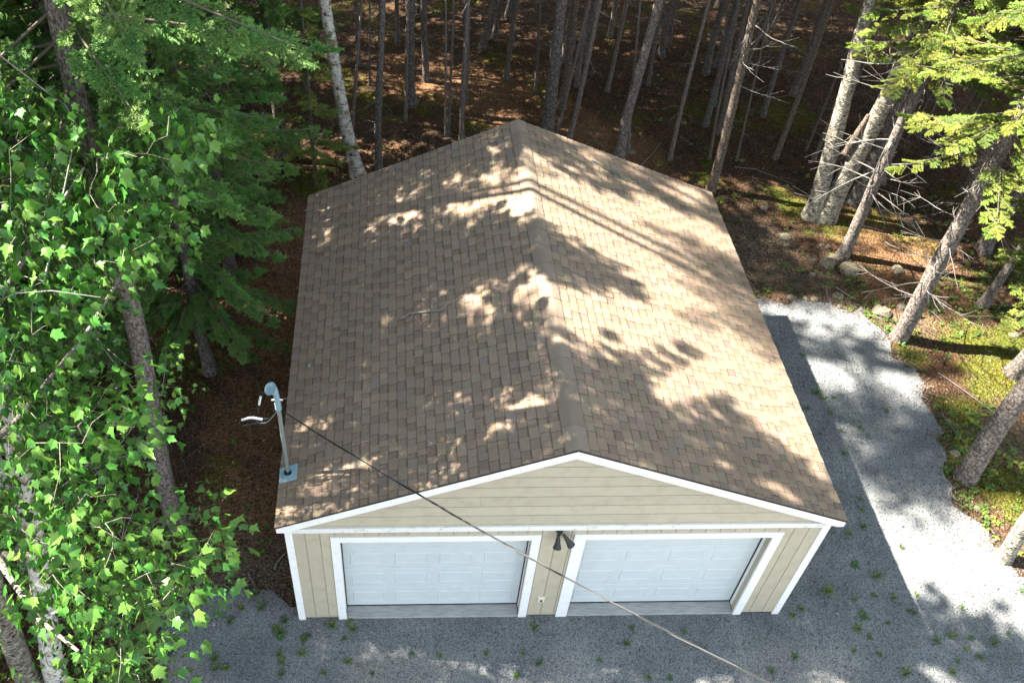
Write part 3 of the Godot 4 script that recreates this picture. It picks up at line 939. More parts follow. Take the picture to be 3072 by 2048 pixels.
# a tree: dictionary with at, h, r, lean (top offset), bark, crown from..to radius, tint, dead branches
func make_tree(t: Dictionary) -> Node3D:
	rng.seed = t.seed
	var at := Vector3(t.at.x, height(t.at.x, t.at.y), t.at.y)
	var o := thing(t.name, at, t.label, "tree", t.get("group", ""))
	var h: float = t.h
	var lean: Vector2 = t.get("lean", Vector2.ZERO)
	var r: float = t.r
	var ph := R(0, TAU)
	var amp := minf(0.05, r * 0.35)
	var axis := func(y: float) -> Vector3:
		var k := y / h
		return Vector3(lean.x * k + amp * sin(y * 0.7 + ph) * minf(y, 1.0), y, lean.y * k + amp * cos(y * 0.55 + ph * 2.0) * minf(y, 1.0))
	var pts := PackedVector3Array()
	var rad := PackedFloat32Array()
	var ys := [-0.25, 0.0, 0.10, 0.22, 0.4, 0.7]
	var y := 1.1
	while y < h: ys.append(y); y += 0.5 if y < 8.0 else 1.2
	ys.append(h)
	for v in ys:
		pts.append(axis.call(maxf(v, 0.0)) + Vector3(0, minf(v, 0.0), 0))
		rad.append(r * (1.0 - 0.82 * maxf(v, 0.0) / h) * (1.0 + t.get("flare", 0.85) * exp(-maxf(v + 0.1, 0.0) * 5.5)) + 0.004)
	var st := st_new()
	tube(st, pts, rad, 14 if r > 0.12 else 9, 0.16)
	put(st.commit(), "trunk", t.bark, o)
	# dead lower branches
	for b in t.get("dead", []):
		for i in int(b[2] * 1.4):
			var yy := R(b[0], b[1])
			var az := R(0, TAU) if b.size() < 5 else R(b[4], b[5])
			var l: float = b[3] * R(0.45, 1.15)
			var br := put(dead[rng.randi() % dead.size()], "branch", M.pale_twig if rng.randf() < 0.6 else M.twig, o)
			var dir := Vector3(cos(az), R(-0.25, 0.2), sin(az))
			br.transform = Transform3D(frame(dir, R(0, TAU)) * Basis.from_scale(Vector3(l, maxf(l, 0.5), maxf(l, 0.5))), axis.call(yy))
	if t.get("crown", null) != null:
		crown(o, axis, t)
	return o

func crown(o: Node3D, axis: Callable, t: Dictionary) -> void:
	# crown: [from, to, radius, spray size, whorl gap, density]
	var c: Array = t.crown
	var list := []
	var cols := []
	var sticks := []
	var sc: Color = t.get("tint", Color(0.050, 0.105, 0.032))
	var y: float = c[0]
	while y < c[1]:
		var k: float = (y - c[0]) / (c[1] - c[0])
		var low := smoothstep(0.0, 0.12, k)
		var len: float = c[2] * pow(1.0 - k, t.get("taper", 0.7)) * (0.65 + 0.35 * low)
		var nb := 5 if k < 0.8 else 4
		var a0 := R(0, TAU)
		for b in nb:
			if rng.randf() > c[5]: continue
			var az := a0 + TAU * b / nb + R(-0.35, 0.35)
			var l := len * R(0.6, 1.12) + 0.12
			var slope := lerpf(-0.32, 0.45, k) + R(-0.12, 0.12)
			var d := Vector3(cos(az), slope, sin(az)).normalized()
			var p0: Vector3 = axis.call(minf(y + R(-0.15, 0.15), c[1]))
			var side := Vector3(-sin(az), 0, cos(az))
			sticks.append(Transform3D(frame(d, 0) * Basis.from_scale(Vector3(l * 0.95, 0.005 + l * 0.006, 0.005 + l * 0.006)), p0))
			var gap: float = c[3] * 0.52
			var n := maxi(1, int(l * 0.85 / gap))
			for i in n:
				var s := l * (0.2 + 0.8 * (float(i) + 0.3) / n)
				var sag := -0.10 * l * pow(s / l, 2.0) + 0.07 * l * pow(s / l, 4.0)
				var p := p0 + d * s + Vector3.UP * sag
				for sd in [-1.0, 1.0]:
					if s / l > 0.92 and sd > 0: continue
					var f: float = c[3] * R(0.7, 1.1) * (1.0 - 0.25 * s / l)
					var dir: Vector3 = (d * 1.0 + side * sd * R(0.5, 1.1) + Vector3(0, R(-0.40, 0.08), 0)).normalized()
					if s / l > 0.85: dir = (d + side * sd * R(0, 0.4) + Vector3(0, R(-0.2, 0.1), 0)).normalized()
					list.append(Transform3D(frame(dir, R(-0.5, 0.5)) * Basis.from_scale(Vector3(f, f, f)), p))
					var g := R(0.65, 1.25)
					var yel := R(0.85, 1.3)
					cols.append(Color(sc.r * g * yel, sc.g * g, sc.b * g))
		y += c[4] * R(0.8, 1.2)
	# leader
	list.append(Transform3D(frame(Vector3(0, 1, 0.05), 0) * Basis.from_scale(Vector3.ONE * c[3]), axis.call(c[1])))
	cols.append(sc)
	tag(scatter("crown", flat_spray if t.get("flat", false) else plain_spray if c[3] > 0.64 else spray, list, cols, o), "", "", "", "stuff")
	var grey_cols := []
	for s in sticks: grey_cols.append(Color.WHITE)
	tag(scatter("limbs", limb, sticks, grey_cols, o, M.wood), "", "", "", "stuff")

func leaf_mesh(fold: float, curl: float) -> Mesh:
	# five-lobed maple leaf of unit width, stalk at the origin, tip along +x, slightly folded along the midrib
	var half := [Vector2(0.0, 0.0), Vector2(-0.05, 0.12), Vector2(0.03, 0.36), Vector2(0.15, 0.32), Vector2(0.28, 0.40), Vector2(0.55, 0.58), Vector2(0.50, 0.40), Vector2(0.54, 0.25), Vector2(0.70, 0.28), Vector2(0.76, 0.16), Vector2(0.85, 0.09), Vector2(1.08, 0.0)]
	var st := st_new()
	var lift := func(p: Vector2) -> Vector3:
		return Vector3(p.x, absf(p.y) * fold - curl * p.x * p.x, p.y)
	for s in [-1.0, 1.0]:
		for i in range(1, half.size() - 1):
			var m0 := clampf(half[i].x, 0.0, 0.9)
			var m1 := clampf(half[i + 1].x, 0.0, 0.98)
			var a: Vector3 = lift.call(Vector2(m0, 0))
			var b: Vector3 = lift.call(Vector2(half[i].x, half[i].y * s))
			var c: Vector3 = lift.call(Vector2(half[i + 1].x, half[i + 1].y * s))
			var d: Vector3 = lift.call(Vector2(m1, 0))
			var g := 1.0 if i % 2 else 0.94
			st.set_color(Color(g, g, g))
			if s > 0:
				tri(st, a, b, c); tri(st, a, c, d)
			else:
				tri(st, a, c, b); tri(st, a, d, c)
	st.set_color(Color(3.2, 0.45, 0.9))
	var w := Vector3(0, 0, 0.012)
	quad(st, Vector3(-0.75, 0.05, 0) - w, Vector3(-0.75, 0.05, 0) + w, w, -w)
	return st.commit()

func broadleaf(o: Node3D, spots: Array, root: Array, per: int, size: Vector2, reach: float, tint: Color, singles: int, limb_r: float, bark_m: Material) -> void:
	# twigs: every cluster hangs from the nearest limb node that lies nearer the trunk
	var nodes := root.duplicate()
	var order := spots.duplicate()
	order.sort_custom(func(a, b): return a.distance_to(root[0]) < b.distance_to(root[0]))
	var st := st_new()
	var list := []
	var cols := []
	var which := []
	for p in order:
		var best: Vector3 = nodes[0]
		for q in nodes:
			if q.distance_to(p) < best.distance_to(p): best = q
		var mid: Vector3 = best.lerp(p, 0.5) + Vector3(R(-0.05, 0.05), R(0.0, 0.08), R(-0.05, 0.05))
		var l: float = best.distance_to(p)
		var r0 := limb_r * clampf(l * 0.7, 0.35, 1.2)
		tube(st, PackedVector3Array([best, mid, p]), PackedFloat32Array([r0, r0 * 0.75, r0 * 0.4]), 5)
		nodes.append(p)
		nodes.append(mid)
		var out: Vector3 = (p - best).normalized()
		for i in per:
			var v := Vector3(R(-1, 1), R(-0.8, 0.5), R(-1, 1))
			var at: Vector3 = p + v * reach
			var dir: Vector3 = (v + out * 0.4 + Vector3(0, -0.85, 0)).normalized()
			var nrm := Vector3(R(-1.1, 0.8), R(0.25, 1.0), R(-0.7, 1.1)).normalized()
			var x := dir
			var z := x.cross(nrm).normalized()
			var yy := z.cross(x)
			var s := R(size.x, size.y) * (1.0 if rng.randf() < 0.8 else 0.7)
			list.append(Transform3D(Basis(x * s, yy * s, z * s), at))
			var g := R(0.5, 1.35)
			var yl := R(0.75, 1.4)
			cols.append(Color(tint.r * g * yl, tint.g * g, tint.b * g))
			which.append(rng.randi() % live_leaf.size())
	tag(put(st.commit(), "twigs", bark_m, o), "", "", "", "stuff")
	var eye := Vector3(-2.31, 13.89, 7.21)
	var near := range(list.size())
	near.sort_custom(func(a, b): return list[a].basis.x.length() / (list[a].origin + o.position).distance_to(eye) > list[b].basis.x.length() / (list[b].origin + o.position).distance_to(eye))
	var tints := []
	for k in 8:
		var m: StandardMaterial3D = M.leaf.duplicate()
		var c: Color = cols[near[k]]
		m.albedo_color = Color(c.r, c.g, c.b).linear_to_srgb()
		tints.append(m)
	for k in mini(singles, near.size()):
		var i: int = near[k]
		var n := put(live_leaf[which[i]], "leaf", tints[k % 8], o)
		n.transform = list[i]
	for v in live_leaf.size():
		var a := []
		var b := []
		for k in range(singles, near.size()):
			if which[near[k]] == v:
				a.append(list[near[k]])
				b.append(cols[near[k]])
		if a: tag(scatter("foliage", live_leaf[v], a, b, o, M.leaf), "", "", "", "stuff")

func make_forest() -> void:
	var S = M.spruce
	var P = M.pale_spruce
	var dk := Color(0.094, 0.205, 0.042)
	var md := Color(0.096, 0.205, 0.042)
	var lt := Color(0.140, 0.200, 0.028)
	var trees := [
		# behind the garage, left to right
		{"name": "birch_tree", "label": "white birch trunk rising behind the back left corner of the garage roof", "at": Vector2(-3.29, -12.38), "h": 16.0, "r": 0.168, "lean": Vector2(-2.0, -0.3), "bark": M.birch, "crown": [9.0, 16.0, 2.2, 0.8, 0.7, 0.8], "dead": []},
		{"name": "spruce_tree", "label": "dark slim trunk just right of the white birch, with short dead twigs", "at": Vector2(-2.75, -12.73), "h": 15.0, "r": 0.097, "lean": Vector2(0.5, 0), "bark": S, "crown": [7.5, 15.0, 1.7, 0.85, 0.75, 0.92], "dead": [[1.2, 5.5, 14, 0.75]]},
		{"name": "spruce_tree", "label": "thick dark trunk, third from the left behind the roof", "at": Vector2(-1.84, -15.95), "h": 17.0, "r": 0.143, "lean": Vector2(-0.5, 0), "bark": S, "crown": [7.0, 17.0, 2.0, 0.85, 0.75, 0.92], "dead": [[1.5, 5.0, 5, 0.6]]},
		{"name": "spruce_tree", "label": "dark trunk close behind the third trunk from the left", "at": Vector2(-1.37, -17.29), "h": 16.0, "r": 0.101, "lean": Vector2(-0.5, 0), "bark": S, "crown": [7.0, 16.0, 1.9, 0.9, 0.8, 0.92], "dead": [[1.5, 4.0, 3, 0.5]]},
		{"name": "spruce_tree", "label": "thin pale trunk left of the roof peak with long drooping dead branches", "at": Vector2(-0.49, -14.14), "h": 12.0, "r": 0.066, "bark": P, "crown": [7.5, 12.0, 1.3, 0.75, 0.7, 0.8], "dead": [[2.6, 5.5, 9, 0.9]]},
		{"name": "spruce_tree", "label": "leaning trunk in the far gloom, left one of a close pair", "at": Vector2(0.44, -19.13), "h": 15.0, "r": 0.109, "lean": Vector2(2.6, 0), "bark": S, "crown": [7.0, 15.0, 1.9, 0.95, 0.85, 0.92], "dead": [[1.0, 4.0, 3, 0.5]]},
		{"name": "spruce_tree", "label": "slim trunk in the far gloom, right one of a close pair", "at": Vector2(0.88, -19.83), "h": 15.0, "r": 0.084, "lean": Vector2(0.9, 0), "bark": S, "crown": [7.0, 15.0, 1.9, 0.95, 0.85, 0.92], "dead": []},
		{"name": "spruce_tree", "label": "thin dark trunk in a sunny patch left of the trunk at the roof peak", "at": Vector2(1.03, -17.26), "h": 13.0, "r": 0.067, "lean": Vector2(0.6, 0), "bark": S, "crown": [7.0, 13.0, 1.5, 0.85, 0.8, 0.85], "dead": [[1.0, 4.0, 5, 0.5]]},
		{"name": "spruce_tree", "label": "thick mottled trunk right behind the roof peak with a pale ring", "at": Vector2(1.87, -14.32), "h": 18.0, "r": 0.168, "bark": S, "crown": [7.5, 18.0, 2.2, 0.85, 0.75, 0.92], "dead": [[1.6, 5.2, 16, 0.6]]},
		{"name": "spruce_tree", "label": "brownish trunk half hidden behind the thick trunk at the roof peak", "at": Vector2(2.47, -15.66), "h": 16.0, "r": 0.109, "bark": M.red_bark, "crown": [7.0, 16.0, 1.9, 0.9, 0.8, 0.92], "dead": [[1.5, 4.0, 5, 0.6]]},
		{"name": "spruce_tree", "label": "slim leaning grey trunk right of the thick trunk at the roof peak", "at": Vector2(2.48, -14.10), "h": 14.0, "r": 0.071, "lean": Vector2(0.9, 0), "bark": P, "crown": [7.5, 14.0, 1.4, 0.85, 0.75, 0.92], "dead": [[2.0, 5.5, 14, 0.95]]},
		{"name": "spruce_tree", "label": "thin trunk deep in shade between two grey trunks right of the peak", "at": Vector2(3.97, -16.72), "h": 14.0, "r": 0.062, "lean": Vector2(0.6, 0), "bark": P, "crown": [7.0, 14.0, 1.6, 0.85, 0.8, 0.85], "dead": [[1.2, 4.5, 7, 0.6]]},
		{"name": "spruce_tree", "label": "grey lichen-speckled trunk behind the middle of the right roof slope", "at": Vector2(3.69, -13.21), "h": 17.0, "r": 0.130, "lean": Vector2(0.6, 0), "bark": P, "crown": [7.5, 17.0, 2.0, 0.85, 0.75, 0.92], "dead": [[1.6, 5.2, 9, 0.7]]},
		{"name": "spruce_tree", "label": "very thin straight pole trunk behind the right roof slope", "at": Vector2(5.06, -13.19), "h": 11.0, "r": 0.055, "bark": P, "crown": [7.0, 11.0, 1.2, 0.75, 0.7, 0.8], "dead": [[1.4, 5.0, 12, 0.45]]},
		{"name": "spruce_tree", "label": "slim dark trunk, left one of a pair deep behind the right slope", "at": Vector2(6.37, -14.70), "h": 15.0, "r": 0.076, "bark": S, "crown": [7.0, 15.0, 1.6, 0.9, 0.8, 0.92], "dead": [[1.2, 4.5, 8, 0.6]]},
		{"name": "spruce_tree", "label": "slim dark trunk, right one of a pair deep behind the right slope", "at": Vector2(6.62, -14.26), "h": 15.0, "r": 0.066, "lean": Vector2(-0.7, 0), "bark": S, "crown": [7.0, 15.0, 1.6, 0.9, 0.8, 0.92], "dead": [[1.2, 4.5, 8, 0.6]]},
		{"name": "spruce_tree", "label": "reddish grey trunk at the back right roof corner with dead branches above", "at": Vector2(5.76, -11.66), "h": 16.0, "r": 0.109, "lean": Vector2(-0.5, 0), "bark": M.red_bark, "crown": [8.0, 16.0, 1.8, 0.85, 0.75, 0.92], "dead": [[2.4, 6.5, 16, 1.5]]},
		{"name": "spruce_tree", "label": "thin crooked trunk in shade left of the twin-stemmed birch", "at": Vector2(8.11, -15.13), "h": 13.0, "r": 0.067, "bark": S, "crown": [6.5, 13.0, 1.6, 0.9, 0.8, 0.92], "dead": [[1.0, 4.5, 10, 0.9]]},
		{"name": "spruce_tree", "label": "slim reddish trunk in shade close left of the twin-stemmed birch", "at": Vector2(7.9, -13.2), "h": 13.0, "r": 0.071, "lean": Vector2(0.3, 0), "bark": M.red_bark, "crown": [6.5, 13.0, 1.6, 0.9, 0.8, 0.92], "dead": [[1.0, 4.5, 10, 0.6]]},
		{"name": "spruce_tree", "label": "grey trunk right of the twin-stemmed birch leaning over small boulders", "at": Vector2(8.25, -9.08), "h": 15.0, "r": 0.124, "bark": P, "crown": [5.0, 15.0, 2.1, 0.48, 0.36, 0.92], "tint": lt, "flat": true, "dead": [[1.8, 5.4, 26, 1.6]]},
		{"name": "spruce_tree", "label": "sunlit grey trunk with stubby dead branches right of the far end of the gravel", "at": Vector2(8.52, -6.37), "h": 15.0, "r": 0.168, "bark": P, "crown": [4.8, 15.0, 2.2, 0.48, 0.36, 0.9], "tint": lt, "flat": true, "dead": [[0.9, 5.2, 34, 1.2]], "flare": 0.35},
		{"name": "spruce_tree", "label": "stout grey trunk with a surface root at the right edge of the gravel", "at": Vector2(8.32, -2.70), "h": 15.0, "r": 0.185, "bark": P, "crown": [6.0, 15.0, 2.2, 0.8, 0.6, 0.8], "tint": lt, "flat": true, "dead": [], "flare": 0.4},
		{"name": "spruce_tree", "label": "sun-bleached trunk standing at the lower right edge of the gravel", "at": Vector2(8.20, -0.95), "h": 14.0, "r": 0.126, "lean": Vector2(-0.8, 0), "bark": M.yellow_birch, "crown": [6.0, 14.0, 1.8, 0.8, 0.6, 0.8], "tint": lt, "flat": true, "dead": [], "flare": 0.3},
		{"name": "spruce_tree", "label": "short broken dead trunk on the mossy bank at the right", "at": Vector2(10.81, -7.37), "h": 4.2, "r": 0.105, "bark": M.spruce, "crown": null, "dead": [[1.5, 3.8, 6, 0.8]]},
		{"name": "spruce_tree", "label": "dark trunk in the shade behind the mossy bank at the right", "at": Vector2(10.2, -12.0), "h": 14.0, "r": 0.143, "bark": S, "crown": [5.5, 14.0, 1.9, 0.7, 0.6, 0.8], "tint": lt, "flat": true, "dead": [[1.0, 5.0, 14, 1.2]]},
		{"name": "spruce_tree", "label": "broad dark trunk in shade directly behind the grey trunk beside the boulders", "at": Vector2(9.3, -11.2), "h": 15.0, "r": 0.160, "bark": S, "crown": [6.5, 15.0, 2.1, 0.7, 0.6, 0.8], "tint": md, "dead": [[1.0, 5.0, 10, 1.0]]},
		{"name": "spruce_tree", "label": "trunk with peeling brown bark at the far right behind the bank", "at": Vector2(12.3, -11.6), "h": 14.0, "r": 0.168, "bark": M.red_bark, "crown": [4.2, 14.0, 2.2, 0.48, 0.36, 0.9], "tint": lt, "flat": true, "dead": [[1.0, 4.0, 10, 1.0]]},
		# right edge, foliage reaching into the picture
		{"name": "spruce_tree", "label": "yellow-green spruce boughs reaching in at the right edge above the bank", "at": Vector2(10.5, -5.3), "h": 14.0, "r": 0.151, "bark": S, "crown": [2.2, 14.0, 2.1, 0.44, 0.36, 0.92], "tint": lt, "flat": true, "dead": [[0.8, 2.6, 10, 1.0]]},
		{"name": "spruce_tree", "label": "yellow-green spruce boughs at the upper right corner", "at": Vector2(11.7, -9.3), "h": 15.0, "r": 0.151, "bark": S, "crown": [3.4, 15.0, 2.4, 0.48, 0.36, 0.92], "tint": lt, "flat": true, "dead": [[0.8, 3.4, 10, 1.0]]},
		# left of the garage
		{"name": "spruce_tree", "label": "tall spruce with a stout lichen-flecked trunk left of the front of the garage", "at": Vector2(-6.30, -1.85), "h": 20.0, "r": 0.168, "lean": Vector2(1.0, -0.4), "bark": P, "crown": [8.1, 20.0, 3.0, 0.55, 0.40, 0.9], "tint": dk, "dead": [[2.5, 7.0, 7, 0.6]]},
		{"name": "spruce_tree", "label": "dense green spruce overhanging the left edge of the roof", "at": Vector2(-6.2, -5.6), "h": 13.8, "r": 0.126, "bark": S, "crown": [1.6, 13.8, 2.4, 0.44, 0.32, 0.84], "taper": 0.55, "tint": dk, "dead": [[0.5, 1.8, 5, 0.7]]},
		{"name": "spruce_tree", "label": "dense spruce beside the back left corner of the roof", "at": Vector2(-6.15, -8.7), "h": 14.0, "r": 0.134, "bark": S, "crown": [2.0, 14.0, 2.45, 0.46, 0.34, 0.76], "taper": 0.55, "tint": dk, "dead": [[0.5, 2.0, 5, 0.7]]},
		{"name": "spruce_tree", "label": "dark spruce behind the left eave, just left of the white birch", "at": Vector2(-5.3, -13.3), "h": 15.0, "r": 0.143, "bark": S, "crown": [3.0, 15.0, 2.0, 0.52, 0.36, 0.9], "tint": dk, "dead": [[0.8, 3.0, 8, 0.9]]},
		{"name": "spruce_tree", "label": "small pale green spruce in front of the foot of the white birch", "at": Vector2(-4.35, -12.0), "h": 5.4, "r": 0.050, "bark": S, "crown": [0.9, 5.4, 1.15, 0.34, 0.34, 0.7], "tint": lt, "flat": true, "dead": []},
		{"name": "spruce_tree", "label": "dense spruce left of the roof, behind the maple", "at": Vector2(-8.9, -6.1), "h": 16.8, "r": 0.143, "bark": S, "crown": [1.8, 16.6, 2.5, 0.52, 0.36, 0.78], "taper": 0.55, "tint": dk, "dead": [[0.5, 2.0, 5, 0.7]]},
		{"name": "spruce_tree", "label": "spruce in the second row left of the back roof corner", "at": Vector2(-9.3, -10.5), "h": 24.0, "r": 0.151, "bark": S, "crown": [2.0, 24.0, 2.1, 0.63, 0.48, 0.72], "tint": md, "dead": []},
		{"name": "spruce_tree", "label": "spruce at the top left corner with dead lower boughs", "at": Vector2(-12.4, -13.0), "h": 16.0, "r": 0.185, "bark": S, "crown": [3.2, 16.0, 2.3, 0.6, 0.42, 0.9], "tint": dk, "dead": [[0.6, 3.5, 22, 1.5]]},
		{"name": "spruce_tree", "label": "spruce in the back row behind the left spruces", "at": Vector2(-7.2, -16.2), "h": 16.0, "r": 0.151, "bark": S, "crown": [2.2, 16.0, 2.3, 0.6, 0.42, 0.6], "tint": md, "dead": []},
		{"name": "spruce_tree", "label": "thin dark sapling trunk left of the stout lichen-flecked trunk", "at": Vector2(-8.0, -5.1), "h": 6.0, "r": 0.050, "bark": S, "crown": [3.2, 6.0, 0.9, 0.42, 0.4, 0.7], "tint": dk, "dead": [[0.5, 3.0, 7, 0.6]]},
		{"name": "spruce_tree", "label": "tall bare-stemmed spruce added at the left, crown kept high to shade the gravel", "at": Vector2(-8.3, -7.7), "h": 23.5, "r": 0.143, "bark": S, "crown": [19.2, 23.5, 2.0, 0.66, 0.40, 0.95], "tint": dk, "dead": []},  # added; crown only at the top so its shade clears the roof
		{"name": "spruce_tree", "label": "spruce at the left edge of the picture behind the maple", "at": Vector2(-10.6, -3.2), "h": 16.0, "r": 0.151, "bark": S, "crown": [2.0, 16.0, 2.3, 0.66, 0.42, 0.65], "tint": dk, "dead": []},
		{"name": "spruce_tree", "label": "spruce standing behind the maple, left of the stout trunk", "at": Vector2(-8.7, -3.9), "h": 15.5, "r": 0.134, "bark": S, "crown": [3.0, 15.5, 2.3, 0.56, 0.40, 0.85], "taper": 0.55, "tint": dk, "dead": []},
		{"name": "spruce_tree", "label": "bushy spruce outside the left edge, level with the garage doors", "at": Vector2(-9.3, -0.6), "h": 10.8, "r": 0.118, "bark": S, "crown": [1.4, 10.8, 2.4, 0.66, 0.42, 0.9], "tint": dk, "dead": []},
		{"name": "spruce_tree", "label": "bushy spruce outside the left edge, in front of the garage doors", "at": Vector2(-10.9, 3.2), "h": 11.0, "r": 0.118, "bark": S, "crown": [1.4, 11.0, 2.4, 0.7, 0.45, 0.9], "tint": dk, "dead": []},
		{"name": "spruce_tree", "label": "tallest slender spruce added in the left woods, crown kept high to shade the bank", "at": Vector2(-11.2, -8.7), "h": 28.5, "r": 0.160, "bark": S, "crown": [24.0, 28.5, 2.0, 0.7, 0.45, 0.9], "tint": dk, "dead": []},  # added for its shade; crown raised above the rays to the roof
		{"name": "spruce_tree", "label": "very tall spruce in the left woods behind the level of the roof", "at": Vector2(-10.3, -13.0), "h": 26.0, "r": 0.168, "bark": S, "crown": [5.0, 26.0, 2.4, 0.7, 0.5, 0.85], "tint": dk, "dead": []},
		{"name": "spruce_tree", "label": "very tall spruce left of the white birch, behind the level of the roof", "at": Vector2(-7.4, -12.2), "h": 24.5, "r": 0.160, "bark": S, "crown": [7.0, 24.5, 2.2, 0.7, 0.5, 0.85], "tint": dk, "dead": []},
		{"name": "spruce_tree", "label": "second-row spruce level with the back half of the left eave", "at": Vector2(-8.7, -8.6), "h": 15.8, "r": 0.13, "bark": S, "crown": [3.0, 15.8, 2.4, 0.66, 0.42, 0.68], "taper": 0.55, "tint": dk, "dead": []},
		{"name": "spruce_tree", "label": "third-row spruce level with the middle of the left eave", "at": Vector2(-11.3, -5.3), "h": 18.6, "r": 0.13, "bark": S, "crown": [3.0, 18.6, 2.4, 0.66, 0.42, 0.68], "taper": 0.55, "tint": dk, "dead": []},
		{"name": "spruce_tree", "label": "third-row spruce just behind the middle of the left eave", "at": Vector2(-11.5, -7.4), "h": 18.8, "r": 0.13, "bark": S, "crown": [3.0, 18.8, 2.4, 0.66, 0.42, 0.72], "taper": 0.55, "tint": dk, "dead": []},
		{"name": "spruce_tree", "label": "third-row spruce behind the level of the back roof edge", "at": Vector2(-11.2, -10.7), "h": 18.4, "r": 0.13, "bark": S, "crown": [3.0, 18.4, 2.4, 0.66, 0.42, 0.72], "taper": 0.55, "tint": dk, "dead": []},
		{"name": "spruce_tree", "label": "third-row spruce level with the front of the left eave", "at": Vector2(-11.2, -1.9), "h": 14.0, "r": 0.13, "bark": S, "crown": [3.0, 14.0, 2.4, 0.66, 0.42, 0.9], "taper": 0.55, "tint": dk, "dead": []},
	]
	var sd := 1000
	for t in trees:
		sd += 7
		t.seed = sd
		t.group = "trees around the garage"
		make_tree(t)
	# twin-stemmed birch by the boulders
	rng.seed = 4242
	var tw := thing("birch_tree", Vector3(8.2, height(8.2, -10.64), -10.64), "big twin-stemmed birch standing behind the far end of the gravel", "tree", "trees around the garage")
	var stems := [[Vector3(-0.10, 0, 0.0), Vector3(-0.95, 14.0, -1.0), 0.195], [Vector3(0.12, 0, 0.06), Vector3(0.65, 14.0, 0.4), 0.215]]
	for s in stems:
		var st := st_new()
		var pts := PackedVector3Array()
		var rad := PackedFloat32Array()
		for i in 30:
			var k := pow(i / 29.0, 1.3)
			var p: Vector3 = s[0].lerp(s[1], k) + Vector3(0.10 * sin(k * 5.0) * signf(s[1].x), 0, 0.05 * sin(k * 9.0))
			if i == 0: p.y = -0.25
			pts.append(p)
			rad.append(s[2] * (1.0 - 0.75 * k) * (1.0 + 0.75 * exp(-maxf(p.y, 0.0) * 3.2)))
		tube(st, pts, rad, 16, 0.12)
		put(st.commit(), "stem", M.yellow_birch, tw)
	var stub := st_new()
	tube(stub, PackedVector3Array([Vector3(-0.02, 1.9, 0.12), Vector3(0.05, 2.5, 0.16), Vector3(0.14, 2.95, 0.14)]), PackedFloat32Array([0.10, 0.085, 0.05]), 9, 0.3)
	tag(put(stub.commit(), "broken_stub", M.red_bark, tw), "rotten brown stub between the two stems")
	crown(tw, func(y: float) -> Vector3: return Vector3(-0.2, y, -0.2), {"crown": [7.5, 15.0, 2.8, 0.8, 0.6, 0.8], "tint": md, "flat": true})
	# forest beyond the frame whose crowns shade the wood
	var fill := []
	rng.seed = 555
	for j in 4:
		for i in 11:
			var x := -17.0 + i * 3.5 + R(-1.0, 1.0) + (j % 2) * 1.5
			var z := -18.6 - j * 3.0 + R(-1.0, 1.0)
			fill.append(Vector2(x, z))
	for j in 8:
		for i in 2: fill.append(Vector2(-13.6 - i * 3.2 + R(-0.8, 0.8), -17.5 + j * 2.9 + R(-0.8, 0.8)))
	for j in 6:
		for i in 2: fill.append(Vector2(15.0 + i * 3.4 + R(-0.8, 0.8), -17.0 + j * 3.2 + R(-0.8, 0.8)))
	for p in [Vector2(2.9, -18.4), Vector2(5.2, -16.9), Vector2(7.1, -17.6), Vector2(9.4, -16.4), Vector2(11.3, -14.6), Vector2(6.0, -18.8), Vector2(4.6, -20.0), Vector2(-3.4, -18.2), Vector2(-4.9, -16.6), Vector2(12.6, -16.8), Vector2(9.7, -14.0), Vector2(-0.3, -16.2), Vector2(3.1, -16.9), Vector2(7.4, -16.2)]: fill.append(p)
	for k in fill.size():
		var p: Vector2 = fill[k]
		var clash := false
		for t in trees:
			if t.at.distance_to(p) < 0.7: clash = true
		if clash: continue
		rng.seed = 7000 + k
		var h := R(13.5, 18.0)
		var cb := R(5.5, 7.5)
		if p.x < -12.0: cb = R(1.5, 4.0)
		make_tree({"name": "spruce_tree", "label": "slim spruce in the forest left of the garage" if p.x < -11.0 else "slim spruce in the forest right of the gravel" if p.x > 13.0 else "slim bare spruce trunk in the deep shade behind the garage", "at": p, "h": h, "r": R(0.055, 0.115), "lean": Vector2(R(-0.5, 0.5), R(-0.5, 0.5)), "bark": S if k % 3 else P, "crown": [cb, h, R(1.7, 2.4), 1.25, 0.95, 0.82 if p.x > -14.0 and p.x < 3.0 and p.y > -23.0 else 0.95], "tint": dk, "dead": [[0.8, 5.0, 6, 0.7]] if p.y > -26.0 and absf(p.x) < 14.0 else [], "seed": 7100 + k, "group": "slim spruces in the deep forest"})
	# thin dead poles between the trunks
	rng.seed = 9090
	var poles := []
	for k in 34:
		poles.append(Vector2(R(-3.5, 13.5), R(-21.5, -12.6)))
	for k in poles.size():
		rng.seed = 9100 + k
		var h := R(5.5, 9.0)
		make_tree({"name": "dead_sapling", "label": "thin dead sapling pole with bare twigs among the dark trunks behind the garage", "at": poles[k], "h": h, "r": R(0.026, 0.05), "lean": Vector2(R(-0.8, 0.8), R(-0.5, 0.5)), "bark": P if k % 2 else S, "dead": [[0.8, 5.5, 9, 0.6]], "seed": 9200 + k, "group": "dead saplings behind the garage"})

